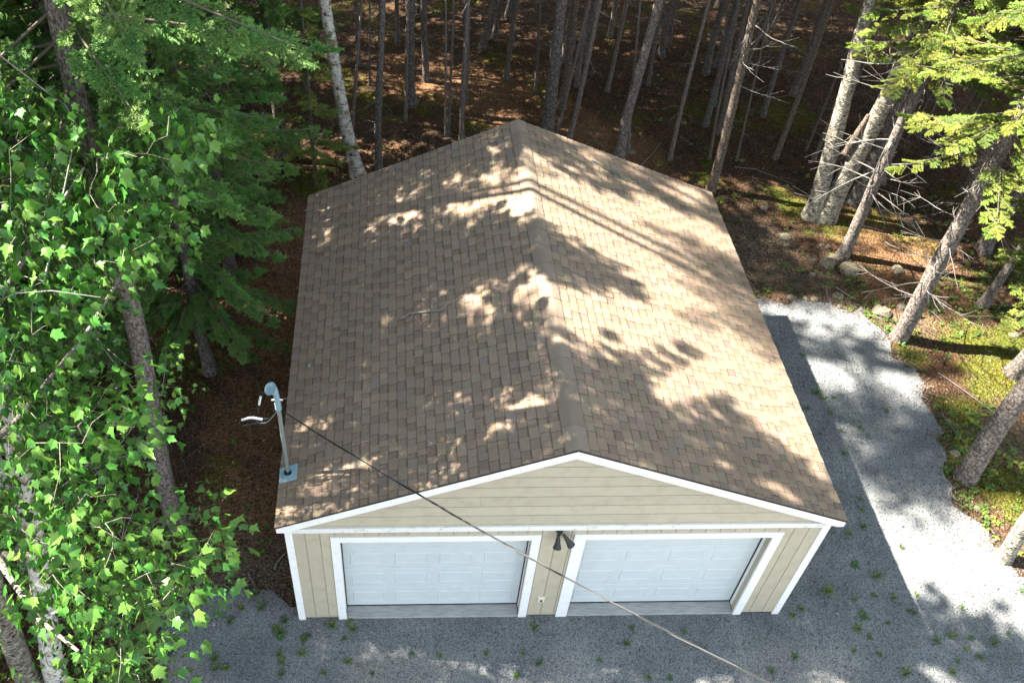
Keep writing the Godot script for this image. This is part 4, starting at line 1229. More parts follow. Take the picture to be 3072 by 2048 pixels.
func make_maple() -> void:
	for v in 5: live_leaf.append(leaf_mesh([0.15, 0.45, -0.20, 0.65, 0.30][v], [0.15, 0.40, 0.30, 0.10, 0.55][v]))
	rng.seed = 88
	var base := Vector3(-7.9, 0.0, 1.3)
	var o := thing("maple_tree", base, "bright green maple filling the left side in front of the spruces", "tree", "trees around the garage")
	var tr := PackedVector3Array([Vector3(0, -0.25, 0), Vector3(0.02, 0.1, 0), Vector3(0.1, 1.2, 0.0), Vector3(0.32, 2.8, 0.03), Vector3(0.62, 4.4, 0.1), Vector3(0.95, 6.0, 0.0), Vector3(1.3, 7.4, -0.3), Vector3(1.6, 8.6, -0.8)])
	var st := st_new()
	tube(st, tr, PackedFloat32Array([0.26, 0.21, 0.165, 0.145, 0.125, 0.10, 0.07, 0.03]), 12, 0.12)
	put(st.commit(), "trunk", M.maple_bark, o)
	var root := []
	for i in range(3, tr.size()): root.append(tr[i])
	root.reverse()
	root.push_front(root.pop_at(2))
	# main limbs reaching towards the yard
	for l in [[Vector3(0.62, 4.4, 0.1), Vector3(1.5, 5.2, 0.6), Vector3(2.6, 5.7, 1.1), Vector3(3.4, 5.6, 1.3)], [Vector3(0.95, 6.0, 0.0), Vector3(1.8, 6.9, 0.1), Vector3(2.5, 7.5, -0.5), Vector3(2.9, 7.9, -1.2)], [Vector3(0.8, 5.2, 0.06), Vector3(1.6, 5.7, 1.1), Vector3(2.3, 6.2, 1.9), Vector3(2.8, 6.4, 2.3)], [Vector3(1.3, 7.4, -0.3), Vector3(1.9, 8.0, -1.2), Vector3(2.4, 8.5, -1.9)], [Vector3(0.5, 3.8, 0.07), Vector3(1.3, 4.7, 0.0), Vector3(2.0, 5.4, -0.5), Vector3(2.5, 5.9, -1.0)]]:
		put(rod(l, 0.045, 0.014, 8), "branch", M.maple_bark, o)
		for p in l.slice(1): root.append(p)
	var spots := []
	for q in maple_spots:
		var p := Vector3(q[0], q[1], q[2])
		spots.append(p - base)
		# a second layer farther from the yard gives the crown its depth
		if rng.randf() < 0.9: spots.append(p - base + Vector3(R(-0.9, -0.1), R(-0.9, -0.3), R(-0.7, 0.4)))
	broadleaf(o, spots, root, 17, Vector2(0.085, 0.138), 0.33, Color(0.050, 0.142, 0.022), 300, 0.012, M.maple_bark)
	# white birches at the lower left
	for b in [["white birch trunk with peeling bark at the lower left corner", Vector3(-7.5, 0, 1.35), PackedVector3Array([Vector3(-0.03, -0.25, 0.05), Vector3(0, 0.1, 0.03), Vector3(0.12, 1.2, -0.1), Vector3(0.33, 2.6, -0.35), Vector3(0.55, 4.2, -0.6), Vector3(0.68, 5.8, -0.9), Vector3(0.75, 8.0, -1.3), Vector3(0.75, 10.5, -1.6)]), 0.19, M.birch], ["white birch stem behind the maple boughs at the left edge", Vector3(-8.75, 0, -1.1), PackedVector3Array([Vector3(0, -0.25, 0), Vector3(0.02, 0.1, 0), Vector3(0.15, 1.5, -0.05), Vector3(0.35, 3.2, -0.1), Vector3(0.5, 5.0, -0.15), Vector3(0.6, 7.0, -0.25), Vector3(0.65, 10.0, -0.3)]), 0.16, M.birch]]:
		var t := thing("birch_tree", b[1], b[0], "tree", "trees around the garage")
		st = st_new()
		var rad := PackedFloat32Array()
		for i in b[2].size(): rad.append(b[3] * (1.25 if i == 0 else 1.0 - 0.085 * i))
		tube(st, b[2], rad, 14, 0.10)
		put(st.commit(), "trunk", b[4], t)
		for k in 5:
			var y: Vector3 = b[2][3 + k % 4]
			var a := R(-1.2, 1.0)
			var br := put(dead[rng.randi() % dead.size()], "branch", M.pale_twig, t)
			br.transform = Transform3D(frame(Vector3(cos(a), R(-0.1, 0.5), sin(a)), R(0, TAU)) * Basis.from_scale(Vector3.ONE * R(1.0, 1.9)), y + Vector3(0, R(-0.6, 0.6), 0))
		var sp := []
		for k in 26:
			sp.append(b[2][b[2].size() - 1 - k % 3] + Vector3(R(-0.6, 2.0), R(-2.6, 0.5), R(-1.3, 1.5)))
		broadleaf(t, sp, [b[2][4], b[2][5], b[2][6]], 14, Vector2(0.05, 0.08), 0.30, Color(0.075, 0.155, 0.03), 0, 0.010, M.pale_twig)
	# shrub layer below the maple
	for s in [[Vector3(-6.9, 0, 1.7), "leafy green sapling at the foot of the lower left birch", 1.1, 26], [Vector3(-6.35, 0, 1.0), "young maple seedling at the left edge of the gravel", 0.55, 12], [Vector3(-7.2, 0, 0.3), "low leafy shrub under the maple beside the gravel", 0.9, 20], [Vector3(-8.3, 0, 2.0), "leafy shrub in the bottom left corner", 1.0, 22]]:
		var t := thing("shrub", s[0], s[1], "shrub")
		var sp := []
		for k in int(s[3]):
			var a := R(0, TAU)
			sp.append(Vector3(cos(a) * R(0.1, 0.5) * s[2], R(0.25, 0.9) * s[2], sin(a) * R(0.1, 0.5) * s[2]))
		var stem := st_new()
		tube(stem, PackedVector3Array([Vector3(0, -0.05, 0), Vector3(0.02, 0.2 * s[2], 0), Vector3(0, 0.4 * s[2], 0.02)]), PackedFloat32Array([0.014, 0.01, 0.006]), 6)
		put(stem.commit(), "stem", M.twig, t)
		broadleaf(t, sp, [Vector3(0, 0.4 * s[2], 0.02), Vector3(0.02, 0.2 * s[2], 0)], 7, Vector2(0.06, 0.10), 0.14, Color(0.06, 0.13, 0.025), 0, 0.005, M.twig)

func rock_mesh(sd: int, flat: float) -> Mesh:
	var n := FastNoiseLite.new()
	n.seed = sd; n.frequency = 0.9; n.fractal_octaves = 3
	var cellular := FastNoiseLite.new()
	cellular.seed = sd; cellular.noise_type = FastNoiseLite.TYPE_CELLULAR; cellular.frequency = 0.7
	cellular.cellular_return_type = FastNoiseLite.RETURN_CELL_VALUE
	var st := st_new()
	var rows := 9
	var cols := 14
	var g := func(i: int, j: int) -> Vector3:
		var th := PI * i / rows
		var a := TAU * (j % cols) / cols
		var d := Vector3(sin(th) * cos(a), cos(th), sin(th) * sin(a))
		var r := 1.0 + 0.30 * n.get_noise_3dv(d * 1.6) + 0.10 * cellular.get_noise_3dv(d * 1.5)
		var p := d * r
		p.y = clampf(p.y, -0.6, 0.78 + 0.1 * n.get_noise_3dv(d * 4.0)) * flat
		return p
	for i in rows:
		for j in cols:
			quad(st, g.call(i + 1, j), g.call(i, j), g.call(i, j + 1), g.call(i + 1, j + 1))
	return st.commit()

func make_small() -> void:
	# boulders beside the gravel
	var rocks := [[7.12, -9.78, 0.28, 0.26, "flat pale stone on bare soil left of the twin birch"], [7.07, -9.50, 0.15, 0.15, "small stone touching the flat pale stone"], [7.89, -9.48, 0.13, 0.13, "small pale stone between the twin birch and the boulder pile"], [8.02, -9.42, 0.15, 0.13, "pale stone at the top of the boulder pile"], [8.04, -8.98, 0.38, 0.24, "slanting slab at the foot of the grey trunk in the boulder pile"], [7.80, -8.80, 0.37, 0.36, "broad boulder on the left of the boulder pile"], [8.22, -8.55, 0.44, 0.50, "largest rounded boulder below the grey trunk"], [7.30, -8.40, 0.17, 0.14, "small stone below the boulder pile"], [7.52, -8.95, 0.12, 0.14, "small stone left of the broad boulder"], [7.66, -7.68, 0.26, 0.26, "angular pale stone near the end of the gravel"], [6.61, -7.66, 0.22, 0.18, "leftmost stone along the back edge of the gravel"], [6.90, -7.62, 0.09, 0.16, "narrow stone, middle of three along the back edge of the gravel"], [7.10, -7.60, 0.17, 0.17, "rightmost of three stones along the back edge of the gravel"], [8.42, -7.12, 0.45, 0.36, "big angular rock at the back right corner of the gravel"], [8.95, -7.30, 0.19, 0.22, "stone beside the sunlit grey trunk"], [7.58, -7.36, 0.09, 0.11, "pebble beside the angular pale stone"], [9.33, -8.52, 0.23, 0.32, "lichen-green stone among plants on the right bank"], [4.0, -13.4, 0.34, 0.24, "low stone behind the back of the right roof slope"], [6.95, -10.95, 0.22, 0.18, "stone in shade behind the back right roof corner"], [8.36, -3.22, 0.20, 0.22, "stone beside the stout trunk at the gravel edge"], [11.0, -6.35, 0.22, 0.2, "small rock on the mossy bank at the right"], [8.22, -2.0, 0.13, 0.12, "small flat stone at the gravel edge below the stout trunk"]]
	for i in rocks.size():
		var q = rocks[i]
		rng.seed = 300 + i
		var o := put(rock_mesh(60 + i, R(0.55, 0.8)), "rock", M.rock, self)
		o.position = Vector3(q[0], height(q[0], q[1]) + 0.03 * q[2], q[1])
		o.rotation.y = R(-0.4, 0.4)
		o.rotation.z = R(-0.15, 0.15)
		o.scale = Vector3(q[2] * 0.5, (q[2] + q[3]) * 0.25, q[3] * 0.5)
		tag(o, q[4], "rock", "stones around the gravel")
	# fallen sticks
	var sticks := [[[9.12, -10.17], [9.58, -10.0], 0.02, "pale fallen stick leaning by the grey trunk"], [[9.45, -9.55], [9.71, -9.28], 0.03, "short pale wood scrap on the right bank"], [[7.69, -7.95], [8.02, -7.50], 0.022, "bleached fallen branch beside the angular stone"], [[10.77, -10.86], [11.35, -11.05], 0.015, "thin pale stick at the right under the spruce boughs"], [[7.50, -7.98], [7.40, -7.40], 0.012, "thin stick at the back edge of the gravel"], [[-4.9, -0.85], [-4.75, -0.55], 0.015, "splintered stick left of the garage corner"], [[-4.45, -0.9], [-4.30, -1.2], 0.02, "pale wood chip left of the garage corner"], [[-5.1, 0.15], [-4.9, -0.15], 0.008, "thin twig on the gravel left of the garage"], [[-4.8, 0.35], [-4.7, 0.05], 0.007, "thin twig on the gravel right of another twig"], [[8.9, -5.3], [9.6, -4.2], 0.010, "long thin stick on the bank right of the gravel"], [[8.5, -4.2], [8.75, -3.0], 0.012, "thin fallen twig along the right edge of the gravel"], [[-0.6, -12.3], [0.9, -12.0], 0.02, "fallen stick behind the roof peak"], [[3.2, -12.2], [5.0, -14.0], 0.014, "fallen pole in the shade behind the right slope"], [[6.6, -12.6], [8.0, -12.0], 0.015, "fallen branch behind the twin birch"]]
	for i in sticks.size():
		var q = sticks[i]
		rng.seed = 700 + i
		var a := Vector3(q[0][0], height(q[0][0], q[0][1]) + 0.05, q[0][1])
		var b := Vector3(q[1][0], height(q[1][0], q[1][1]) + 0.05, q[1][1])
		var side := (b - a).cross(Vector3.UP) * R(-0.12, 0.12)
		var o := put(rod([Vector3.ZERO, (b - a) * 0.35 + side, (b - a) * 0.7 + side * 0.6, b - a], q[2], q[2] * 0.5, 6), "fallen_stick", M.pale_twig if i % 3 == 0 else M.twig, self)
		o.position = a
		tag(o, q[3], "stick", "fallen sticks")
	# branches lying on the roof
	var t := thing("fallen_branch", slope_point(-1.0, 1.95, 0.03, -3.25), "bleached bare branch lying on the middle of the left roof slope", "branch")
	var f := func(p: Array) -> Array: return p.map(func(v): return Vector3(v[0] + 2.235, v[1] - 3.706 + 0.03, v[2] + 3.244) + Vector3(-0.0, 0, 0))
	t.position = Vector3(-2.235, 3.706, -3.244)
	put(rod(f.call([[-2.235, 3.706, -3.244], [-2.10, 3.77, -3.30], [-1.97, 3.825, -3.26], [-1.75, 3.915, -3.20], [-1.594, 3.985, -3.15], [-1.50, 4.025, -3.25], [-1.39, 4.07, -3.27], [-1.266, 4.118, -3.34]]), 0.020, 0.005, 7), "stem", M.pale_twig, t)
	put(rod(f.call([[-1.80, 3.895, -3.215], [-1.74, 3.93, -3.33], [-1.70, 3.945, -3.42]]), 0.007, 0.003, 5), "side_twig", M.pale_twig, t)
	put(rod(f.call([[-2.03, 3.80, -3.29], [-2.08, 3.79, -3.18], [-2.20, 3.74, -3.12]]), 0.008, 0.004, 5), "side_twig", M.pale_twig, t)
	t = thing("fallen_branch", Vector3(1.416, 4.052, -7.099), "lichen-covered twig with sprays lying near the back of the right slope", "branch")
	var g := func(p: Array) -> Array: return p.map(func(v): return Vector3(v[0] - 1.416, 4.65 - 0.4222 * v[0] + v[1] - 4.052, v[2] + 7.099))
	put(rod(g.call([[1.40, 0.03, -7.12], [1.55, 0.05, -7.05], [1.65, 0.04, -6.98], [1.80, 0.04, -6.95], [2.0, 0.03, -6.92]]), 0.014, 0.006, 6), "stem", M.lichen, t)
	rng.seed = 640
	for k in 16:
		var s := R(1.6, 2.15)
		var z0 := -6.98 + (s - 1.6) * 0.1
		put(rod(g.call([[s, 0.03, z0], [s + R(0.02, 0.1), R(0.03, 0.07), z0 + R(-0.13, 0.13)], [s + R(0.08, 0.2), R(0.02, 0.06), z0 + R(-0.2, 0.2)]]), 0.006, 0.003, 4), "side_twig", M.lichen, t)
	t = thing("fallen_branch", Vector3(-3.885, 3.01, -5.755), "thin dark forked twig lying near the left eave", "branch")
	put(rod([Vector3(0, 0.03, 0), Vector3(0.12, 0.075, 0.10), Vector3(0.26, 0.14, 0.16), Vector3(0.40, 0.20, 0.15)], 0.007, 0.003, 5), "stem", M.wood, t)
	put(rod([Vector3(0.12, 0.075, 0.10), Vector3(0.16, 0.10, 0.22), Vector3(0.15, 0.09, 0.32)], 0.005, 0.003, 5), "side_twig", M.wood, t)
	rng.seed = 431
	var bits := []
	var tones := []
	for k in 420:
		var sg := -1.0 if rng.randf() < 0.6 else 1.0
		var sl := pow(rng.randf(), 1.4) * 4.2
		var sz := R(0.007, 0.019)
		bits.append(turned(slope_point(sg, sl, 0.016, R(BACK + 0.1, FRONT - 0.1)), Vector3(sz, sz, sz * R(0.25, 0.8)), 0.6))
		var tv := R(0.5, 1.3)
		tones.append(Color(0.10 * tv, 0.07 * tv, 0.045 * tv) if rng.randf() < 0.75 else Color(0.24 * tv, 0.20 * tv, 0.13 * tv))
	tag(scatter("roof_debris", scrap_mesh(), bits, tones, self, M.dead_leaf), "fallen needles and bark flakes lying on the roof shingles", "debris", "", "stuff")
	# weeds in the gravel
	var kinds := [rosette(12, 0.11, 0.010, 0.8, 1), rosette(16, 0.13, 0.009, 1.1, 2), rosette(9, 0.10, 0.020, 0.6, 3), rosette(18, 0.12, 0.007, 1.5, 4)]
	for i in weed_spots.size():
		var q = weed_spots[i]
		rng.seed = 1500 + i
		var mm: StandardMaterial3D = M.weeds[i % 3]
		var o := put(kinds[rng.randi() % 4], "weed", mm, self)
		o.position = Vector3(q[0], 0.035, q[1])
		o.rotation.y = R(0, TAU)
		o.scale = Vector3.ONE * (0.48 + 0.27 * q[2]) * R(0.85, 1.15)
		var where := "small green weed growing in the shaded gravel in front of the doors"
		if q[0] < -3.9: where = "green weed growing in the stony ground left of the garage front corner"
		elif q[1] < -1.8: where = "small weed in the gravel strip along the right side of the garage"
		elif q[0] > 6.2: where = "green weed at the edge of the sunlit gravel on the right"
		elif q[0] > 3.9: where = "green weed in the shaded gravel right of the garage front corner"
		tag(o, where, "weed", where.replace("small green weed", "weeds").replace("green weed", "weeds").replace("small weed", "weeds"))
	# loose stones on the gravel, litter and plants on the forest floor
	rng.seed = 2024
	var list := []
	var cols := []
	while list.size() < 52000:
		var p := Vector2(R(-6.6, 10.2), R(-7.8, 2.6))
		if absf(p.x) < 4.0 and p.y < 0.05: continue
		var inside := Geometry2D.is_point_in_polygon(p, gravel_edge)
		if not inside:
			if rng.randf() > 0.012: continue
		var s := R(0.007, 0.016) if rng.randf() < 0.93 else R(0.016, 0.030)
		list.append(turned(Vector3(p.x, 0.035 + s * 0.25 if inside else height(p.x, p.y) + 0.01, p.y), Vector3(s, s * R(0.5, 0.9), s * R(0.6, 1.0))))
		var v := R(0.10, 0.38)
		cols.append(Color(v * 0.97, v, v * R(1.0, 1.1)))
	for p in gravel_edge:
		if p.y > 3.0 or (absf(p.x) < 4.0 and p.y < -0.1): continue
		for k in 9:
			var q := p + Vector2(R(-0.2, 0.2), R(-0.2, 0.2)) * R(0.3, 1.5)
			if absf(q.x) < 4.1 and q.y < 0.05: continue
			var s := R(0.008, 0.022)
			list.append(turned(Vector3(q.x, 0.04, q.y), Vector3(s, s * R(0.5, 0.9), s * R(0.6, 1.0))))
			var v := R(0.10, 0.30)
			cols.append(Color(v, v, v * R(0.95, 1.05)))
	tag(scatter("gravel_stones", pebble_mesh(), list, cols, self, M.stone), "loose grey crushed stones lying all over the yard", "gravel", "", "stuff")
	list = []; cols = []
	var scrap := scrap_mesh()
	while list.size() < 60000:
		var p := Vector2(R(-16, 19), R(-24, 2.5))
		if absf(p.x) < 4.0 and p.y < 0.05 and p.y > -7.7: continue
		if Geometry2D.is_point_in_polygon(p, gravel_edge):
			if rng.randf() > 0.05: continue
		var s := R(0.012, 0.035)
		list.append(turned(Vector3(p.x, height(p.x, p.y) + 0.012, p.y), Vector3(s, s, s * R(0.5, 1.2)), 0.7))
		var v := R(0.5, 1.5)
		var w := rng.randf()
		var c := Color(0.11, 0.065, 0.04)
		if w < 0.25: c = Color(0.17, 0.12, 0.085)
		elif w < 0.38: c = Color(0.14, 0.055, 0.03)
		elif w < 0.45: c = Color(0.22, 0.19, 0.16)
		cols.append(Color(c.r * v, c.g * v, c.b * v))
	for p in gravel_edge:
		if p.y > 3.0 or (absf(p.x) < 4.0 and p.y < -0.1): continue
		for k in 7:
			var q := p + Vector2(R(-0.22, 0.22), R(-0.22, 0.22)) * R(0.3, 1.4)
			if absf(q.x) < 4.1 and q.y < 0.05: continue
			var s := R(0.012, 0.034)
			list.append(turned(Vector3(q.x, 0.045, q.y), Vector3(s, s, s * R(0.5, 1.2)), 0.7))
			var v := R(0.5, 1.4)
			cols.append(Color(0.13 * v, 0.085 * v, 0.055 * v))
	tag(scatter("leaf_litter", scrap, list, cols, self, M.dead_leaf), "brown fallen leaves and needles strewn over the forest floor", "leaf litter", "", "stuff")
	list = []; cols = []
	while list.size() < 900:
		var p := Vector2(R(-16, 19), R(-24, 2.5))
		if absf(p.x) < 4.3 and p.y < 0.05 and p.y > -7.9: continue
		if Geometry2D.is_point_in_polygon(p, gravel_edge): continue
		var l := R(0.15, 0.7)
		list.append(Transform3D(frame(Vector3(R(-1, 1), R(-0.05, 0.08), R(-1, 1)), 0) * Basis.from_scale(Vector3(l, R(0.003, 0.008), R(0.003, 0.008))), Vector3(p.x, height(p.x, p.y) + 0.02, p.y)))
		cols.append(Color.WHITE)
	tag(scatter("twig_litter", limb, list, cols, self, M.twig), "fine grey twigs strewn over the forest floor", "twigs", "", "stuff")
	# low plants and moss tufts
	var plant := [rosette(7, 0.12, 0.028, 1.4, 11), rosette(14, 0.10, 0.008, 1.6, 12), rosette(5, 0.16, 0.040, 1.0, 13)]
	for v in 3:
		list = []; cols = []
		var tries := 0
		while list.size() < [1100, 1800, 350][v] and tries < 60000:
			tries += 1
			var p := Vector2(R(-12, 15), R(-16, 2.4))
			if absf(p.x) < 4.3 and p.y < 0.05 and p.y > -7.9: continue
			if Geometry2D.is_point_in_polygon(p, gravel_edge): continue
			var keep := 0.03
			var n := patch.get_noise_2d(p.x * 4.0 + 20.0, p.y * 4.0)
			if p.x > 8.0 and p.y > -10.0: keep = 0.35 + n * 1.4
			elif p.x > 5.0 and p.y > -11.5: keep = 0.10 + n * 0.5
			elif p.x < -6.0 and p.y > -1.0: keep = 0.7
			elif p.x < -4.0: keep = 0.05 + n * 0.3
			if rng.randf() > keep: continue
			var s := R(0.35, 1.0)
			list.append(Transform3D(Basis(Vector3.UP, R(0, TAU)) * Basis.from_scale(Vector3(s, s, s)), Vector3(p.x, height(p.x, p.y), p.y)))
			var tone := R(0.7, 1.3)
			var c := Color(0.07, 0.115, 0.020) if rng.randf() < 0.7 else Color(0.14, 0.16, 0.02)
			cols.append(Color(c.r * tone, c.g * tone, c.b * tone))
		tag(scatter("ground_plants", plant[v], list, cols, self, M.weed), ["low broad-leaved plants on the forest floor", "fine grassy tufts on the forest floor", "large-leaved seedlings on the forest floor"][v], "ground plants", "", "stuff")

var weed_spots := [[5.96, -1.60, 2], [5.67, -1.47, 1], [5.57, -0.87, 2], [5.83, -0.61, 2], [4.90, -0.35, 3], [5.69, -0.27, 1], [5.97, -0.22, 1], [5.31, -0.20, 1], [5.36, 0.08, 3], [4.36, -0.04, 1], [4.19, 0.08, 1], [6.15, 0.01, 1], [5.70, 0.23, 1], [5.18, 0.32, 2], [5.33, 0.45, 1], [6.38, 0.57, 2], [6.64, 0.48, 2], [6.96, 0.50, 1], [7.29, 0.61, 2], [6.82, 0.68, 1], [6.95, 0.84, 1], [6.58, 0.89, 1], [4.98, 0.70, 1], [5.37, 0.75, 1], [3.99, 0.80, 1], [5.66, 1.09, 2], [6.23, 0.05, 1], [7.04, -0.02, 1], [6.40, -0.30, 1], [6.48, -1.20, 1], [6.21, -3.24, 1], [6.10, -1.96, 1], [6.14, -2.19, 1], [1.48, 0.24, 1], [2.33, 0.33, 1], [1.35, 0.52, 1], [3.55, 1.03, 1], [1.59, 1.10, 1], [1.93, 1.09, 1], [8.18, -0.31, 1], [6.41, 1.07, 1], [7.60, 0.45, 1], [-0.11, 0.24, 2], [-0.34, 0.66, 1], [-0.10, 0.84, 1], [-0.93, 0.66, 1], [-1.67, 0.70, 1], [-2.11, 0.64, 1], [-3.07, 0.22, 2], [-3.14, 0.08, 1], [-3.22, 0.38, 1], [-3.86, 0.37, 1], [-3.87, 0.63, 2], [-3.79, 0.32, 1], [-3.14, 0.76, 2], [-3.50, 0.95, 1], [-2.75, 0.96, 1], [-0.48, 1.03, 2], [-3.42, 0.14, 2], [1.35, 0.53, 1], [0.88, 0.80, 1], [-4.19, 0.74, 2], [-4.18, 0.95, 2], [-4.24, 0.34, 2], [-4.33, 0.20, 2], [-4.21, 0.06, 2], [6.18, -4.79, 2], [6.28, -4.65, 2], [6.49, -4.65, 1], [6.23, -5.85, 1], [6.29, -4.24, 2], [6.36, -3.81, 1], [6.72, -3.86, 1], [7.45, -4.30, 1], [5.86, -4.36, 1], [-6.23, 0.61, 3], [-6.03, 0.90, 3], [-5.99, 0.60, 2], [-5.82, -0.05, 2], [-5.64, 0.88, 2], [-5.27, 0.69, 2], [-5.23, 0.86, 2], [-5.07, 0.83, 2], [-4.73, -0.46, 3], [-4.60, -0.18, 3], [-4.94, -0.19, 2], [-5.10, 0.05, 2], [-4.27, 0.27, 3], [-4.24, 0.63, 2], [-3.88, 0.37, 2], [-5.50, 1.01, 1], [-6.23, 0.10, 2]]
var maple_spots := [[-5.89, 9.25, -0.72], [-4.97, 8.85, -1.08], [-4.91, 8.76, -1.47], [-4.38, 9.21, -0.58], [-6.12, 8.83, -0.60], [-5.65, 9.24, -0.13], [-5.03, 9.01, -0.54], [-4.80, 8.91, -0.64], [-4.46, 9.14, -0.18], [-4.45, 8.78, -0.94], [-4.29, 8.67, -1.00], [-6.02, 8.95, -0.24], [-6.02, 8.76, -0.56], [-5.97, 8.46, -0.73], [-5.07, 8.92, -0.14], [-4.67, 9.15, 0.18], [-4.89, 8.26, -1.17], [-4.45, 8.80, -0.26], [-6.38, 8.23, -0.82], [-5.96, 8.24, -0.45], [-5.31, 8.60, -0.10], [-5.18, 8.48, -0.22], [-5.11, 8.20, -0.75], [-4.86, 8.29, -0.64], [-4.70, 8.08, -1.00], [-5.84, 8.89, 0.49], [-5.17, 8.59, 0.18], [-5.06, 8.56, 0.22], [-4.87, 8.57, 0.25], [-4.76, 8.32, -0.14], [-4.56, 8.24, -0.10], [-5.93, 8.40, 0.19], [-5.67, 8.33, 0.30], [-5.30, 8.31, 0.19], [-5.21, 8.05, -0.10], [-4.71, 8.52, 0.57], [-4.64, 8.28, 0.27], [-4.54, 8.17, 0.09], [-6.11, 8.15, 0.36], [-5.95, 7.93, 0.17], [-5.70, 7.97, 0.13], [-5.36, 8.37, 0.62], [-5.26, 8.09, 0.43], [-6.13, 7.82, 0.53], [-5.96, 7.71, 0.39], [-5.67, 7.77, 0.47], [-5.44, 7.96, 0.55], [-5.57, 7.19, -0.16], [-5.46, 7.11, -0.46], [-6.30, 7.36, 0.26], [-5.78, 7.98, 0.85], [-5.55, 7.92, 1.09], [-5.43, 7.80, 0.81], [-5.52, 7.22, 0.24], [-5.76, 8.11, 1.41], [-5.73, 7.87, 1.19], [-5.93, 7.16, 0.72], [-5.80, 6.99, 0.47], [-6.01, 7.73, 1.40], [-5.79, 7.57, 1.29], [-6.13, 6.55, 0.51], [-6.07, 6.43, 0.15], [-5.41, 7.37, 1.07], [-4.94, 7.04, 0.91], [-6.07, 7.30, 1.43], [-5.48, 7.85, 1.87], [-5.58, 7.47, 1.65], [-5.55, 7.30, 1.35], [-5.37, 6.97, 1.03], [-5.05, 7.25, 1.31], [-4.99, 6.69, 1.01], [-5.92, 7.29, 1.80], [-5.80, 7.26, 1.62], [-5.59, 7.16, 1.81], [-5.37, 7.14, 1.69], [-5.25, 7.12, 1.41], [-4.88, 7.58, 1.79], [-4.70, 7.44, 1.83], [-6.09, 6.91, 1.68], [-5.59, 7.38, 2.08], [-5.62, 6.86, 1.79], [-5.11, 7.52, 2.20], [-5.22, 6.89, 1.76], [-5.03, 6.92, 1.62], [-5.84, 7.22, 2.24], [-5.91, 6.60, 1.83], [-5.68, 6.56, 1.88], [-5.49, 6.70, 1.88], [-5.42, 6.35, 1.67], [-5.25, 6.38, 1.51], [-5.28, 7.37, 2.70], [-5.29, 6.79, 2.31], [-5.20, 6.80, 2.27], [-5.27, 6.19, 1.75], [-4.90, 6.60, 2.14], [-5.29, 6.76, 2.56], [-4.93, 6.98, 2.68], [-4.72, 6.92, 2.59], [-4.84, 6.13, 2.13], [-4.38, 5.94, 1.89], [-4.10, 6.33, 2.34], [-5.58, 6.37, 2.51], [-5.42, 6.06, 2.36], [-4.83, 6.93, 2.90], [-4.85, 6.72, 2.69], [-4.82, 6.14, 2.34], [-4.90, 5.44, 1.90], [-4.33, 6.01, 2.39], [-4.05, 6.14, 2.48], [-5.36, 6.76, 3.06], [-5.30, 6.41, 2.82], [-4.89, 6.89, 3.19], [-4.92, 6.19, 2.86], [-4.87, 5.56, 2.46], [-4.48, 6.33, 2.74], [-4.31, 6.39, 2.77], [-4.24, 6.05, 2.56], [-5.16, 6.71, 3.25], [-5.11, 6.41, 3.11], [-5.04, 5.99, 2.88], [-4.68, 6.41, 3.15], [-4.61, 6.15, 3.02], [-4.09, 7.35, 3.52], [-5.46, 5.46, 2.92], [-5.02, 6.05, 3.21], [-4.81, 6.29, 3.38], [-4.67, 5.83, 3.10], [-4.37, 6.11, 3.21], [-5.34, 5.19, 3.02], [-4.97, 5.49, 3.26], [-4.46, 6.32, 3.63], [-4.78, 6.13, 3.82], [-4.77, 5.65, 3.48]]

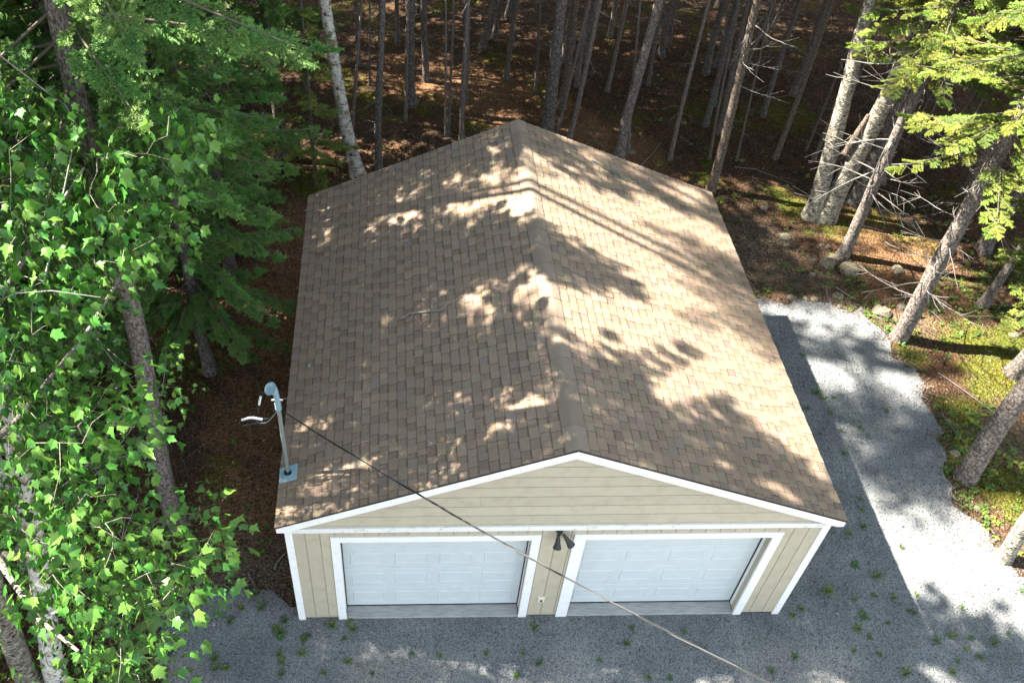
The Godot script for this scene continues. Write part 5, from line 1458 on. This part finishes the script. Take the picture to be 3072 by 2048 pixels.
func _ready() -> void:
	# ---- camera: a drone about fourteen metres up, the picture cropped off the lens axis
	var cam := Camera3D.new()
	cam.name = "camera"
	cam.projection = Camera3D.PROJECTION_FRUSTUM
	cam.near = 0.1
	cam.far = 900.0
	cam.size = 0.1 * 2.0 * 784.0 / 2080.4
	cam.frustum_offset = Vector2(0.1 * 241.8 / 2080.4, 0.1 * 5.9 / 2080.4)
	cam.position = Vector3(-2.310, 13.888, 7.212)
	cam.rotation = Vector3(-0.7985, -0.0155, 0.0017)
	add_child(cam)
	cam.current = true
	# ---- sky, sun, exposure
	var sky := ProceduralSkyMaterial.new()
	sky.sky_top_color = lin(0.166, 0.206, 0.250)
	sky.sky_horizon_color = lin(0.352, 0.372, 0.382)
	sky.sky_curve = 0.2
	sky.ground_bottom_color = lin(0.06, 0.06, 0.05)
	sky.ground_horizon_color = lin(0.25, 0.27, 0.28)
	sky.sun_angle_max = 12.0
	sky.sun_curve = 0.1
	var env := Environment.new()
	env.background_mode = Environment.BG_SKY
	env.sky = Sky.new()
	env.sky.sky_material = sky
	env.tonemap_mode = Environment.TONE_MAPPER_LINEAR
	env.tonemap_exposure = 8.4
	env.sdfgi_enabled = true
	env.ssao_enabled = true
	env.ssil_enabled = true
	var we := WorldEnvironment.new()
	we.name = "environment"
	we.environment = env
	add_child(we)
	var sun := DirectionalLight3D.new()
	sun.name = "sun"
	sun.light_energy = 1.6
	sun.light_color = Color(1.0, 0.965, 0.905)
	sun.light_angular_distance = 0.53
	sun.shadow_enabled = true
	add_child(sun)
	sun.look_at_from_position(Vector3.ZERO, Vector3(2.245, -2.91, 0.60))

	bump.seed = 3; bump.frequency = 0.02; bump.fractal_octaves = 3
	patch.seed = 9; patch.frequency = 0.08; patch.fractal_octaves = 3
	materials()
	M.weeds = []
	for c in [lin(0.065, 0.112, 0.025), lin(0.09, 0.125, 0.028), lin(0.052, 0.092, 0.024)]:
		var m: StandardMaterial3D = M.weed.duplicate()
		m.albedo_color = c
		M.weeds.append(m)
	rng.seed = 1
	make_ground()
	make_garage()
	make_fixtures()
	spray = make_spray(true)
	flat_spray = make_spray(false)
	plain_spray = make_plain_spray()
	make_limb()
	make_dead_branches()
	make_forest()
	make_maple()
	make_small()
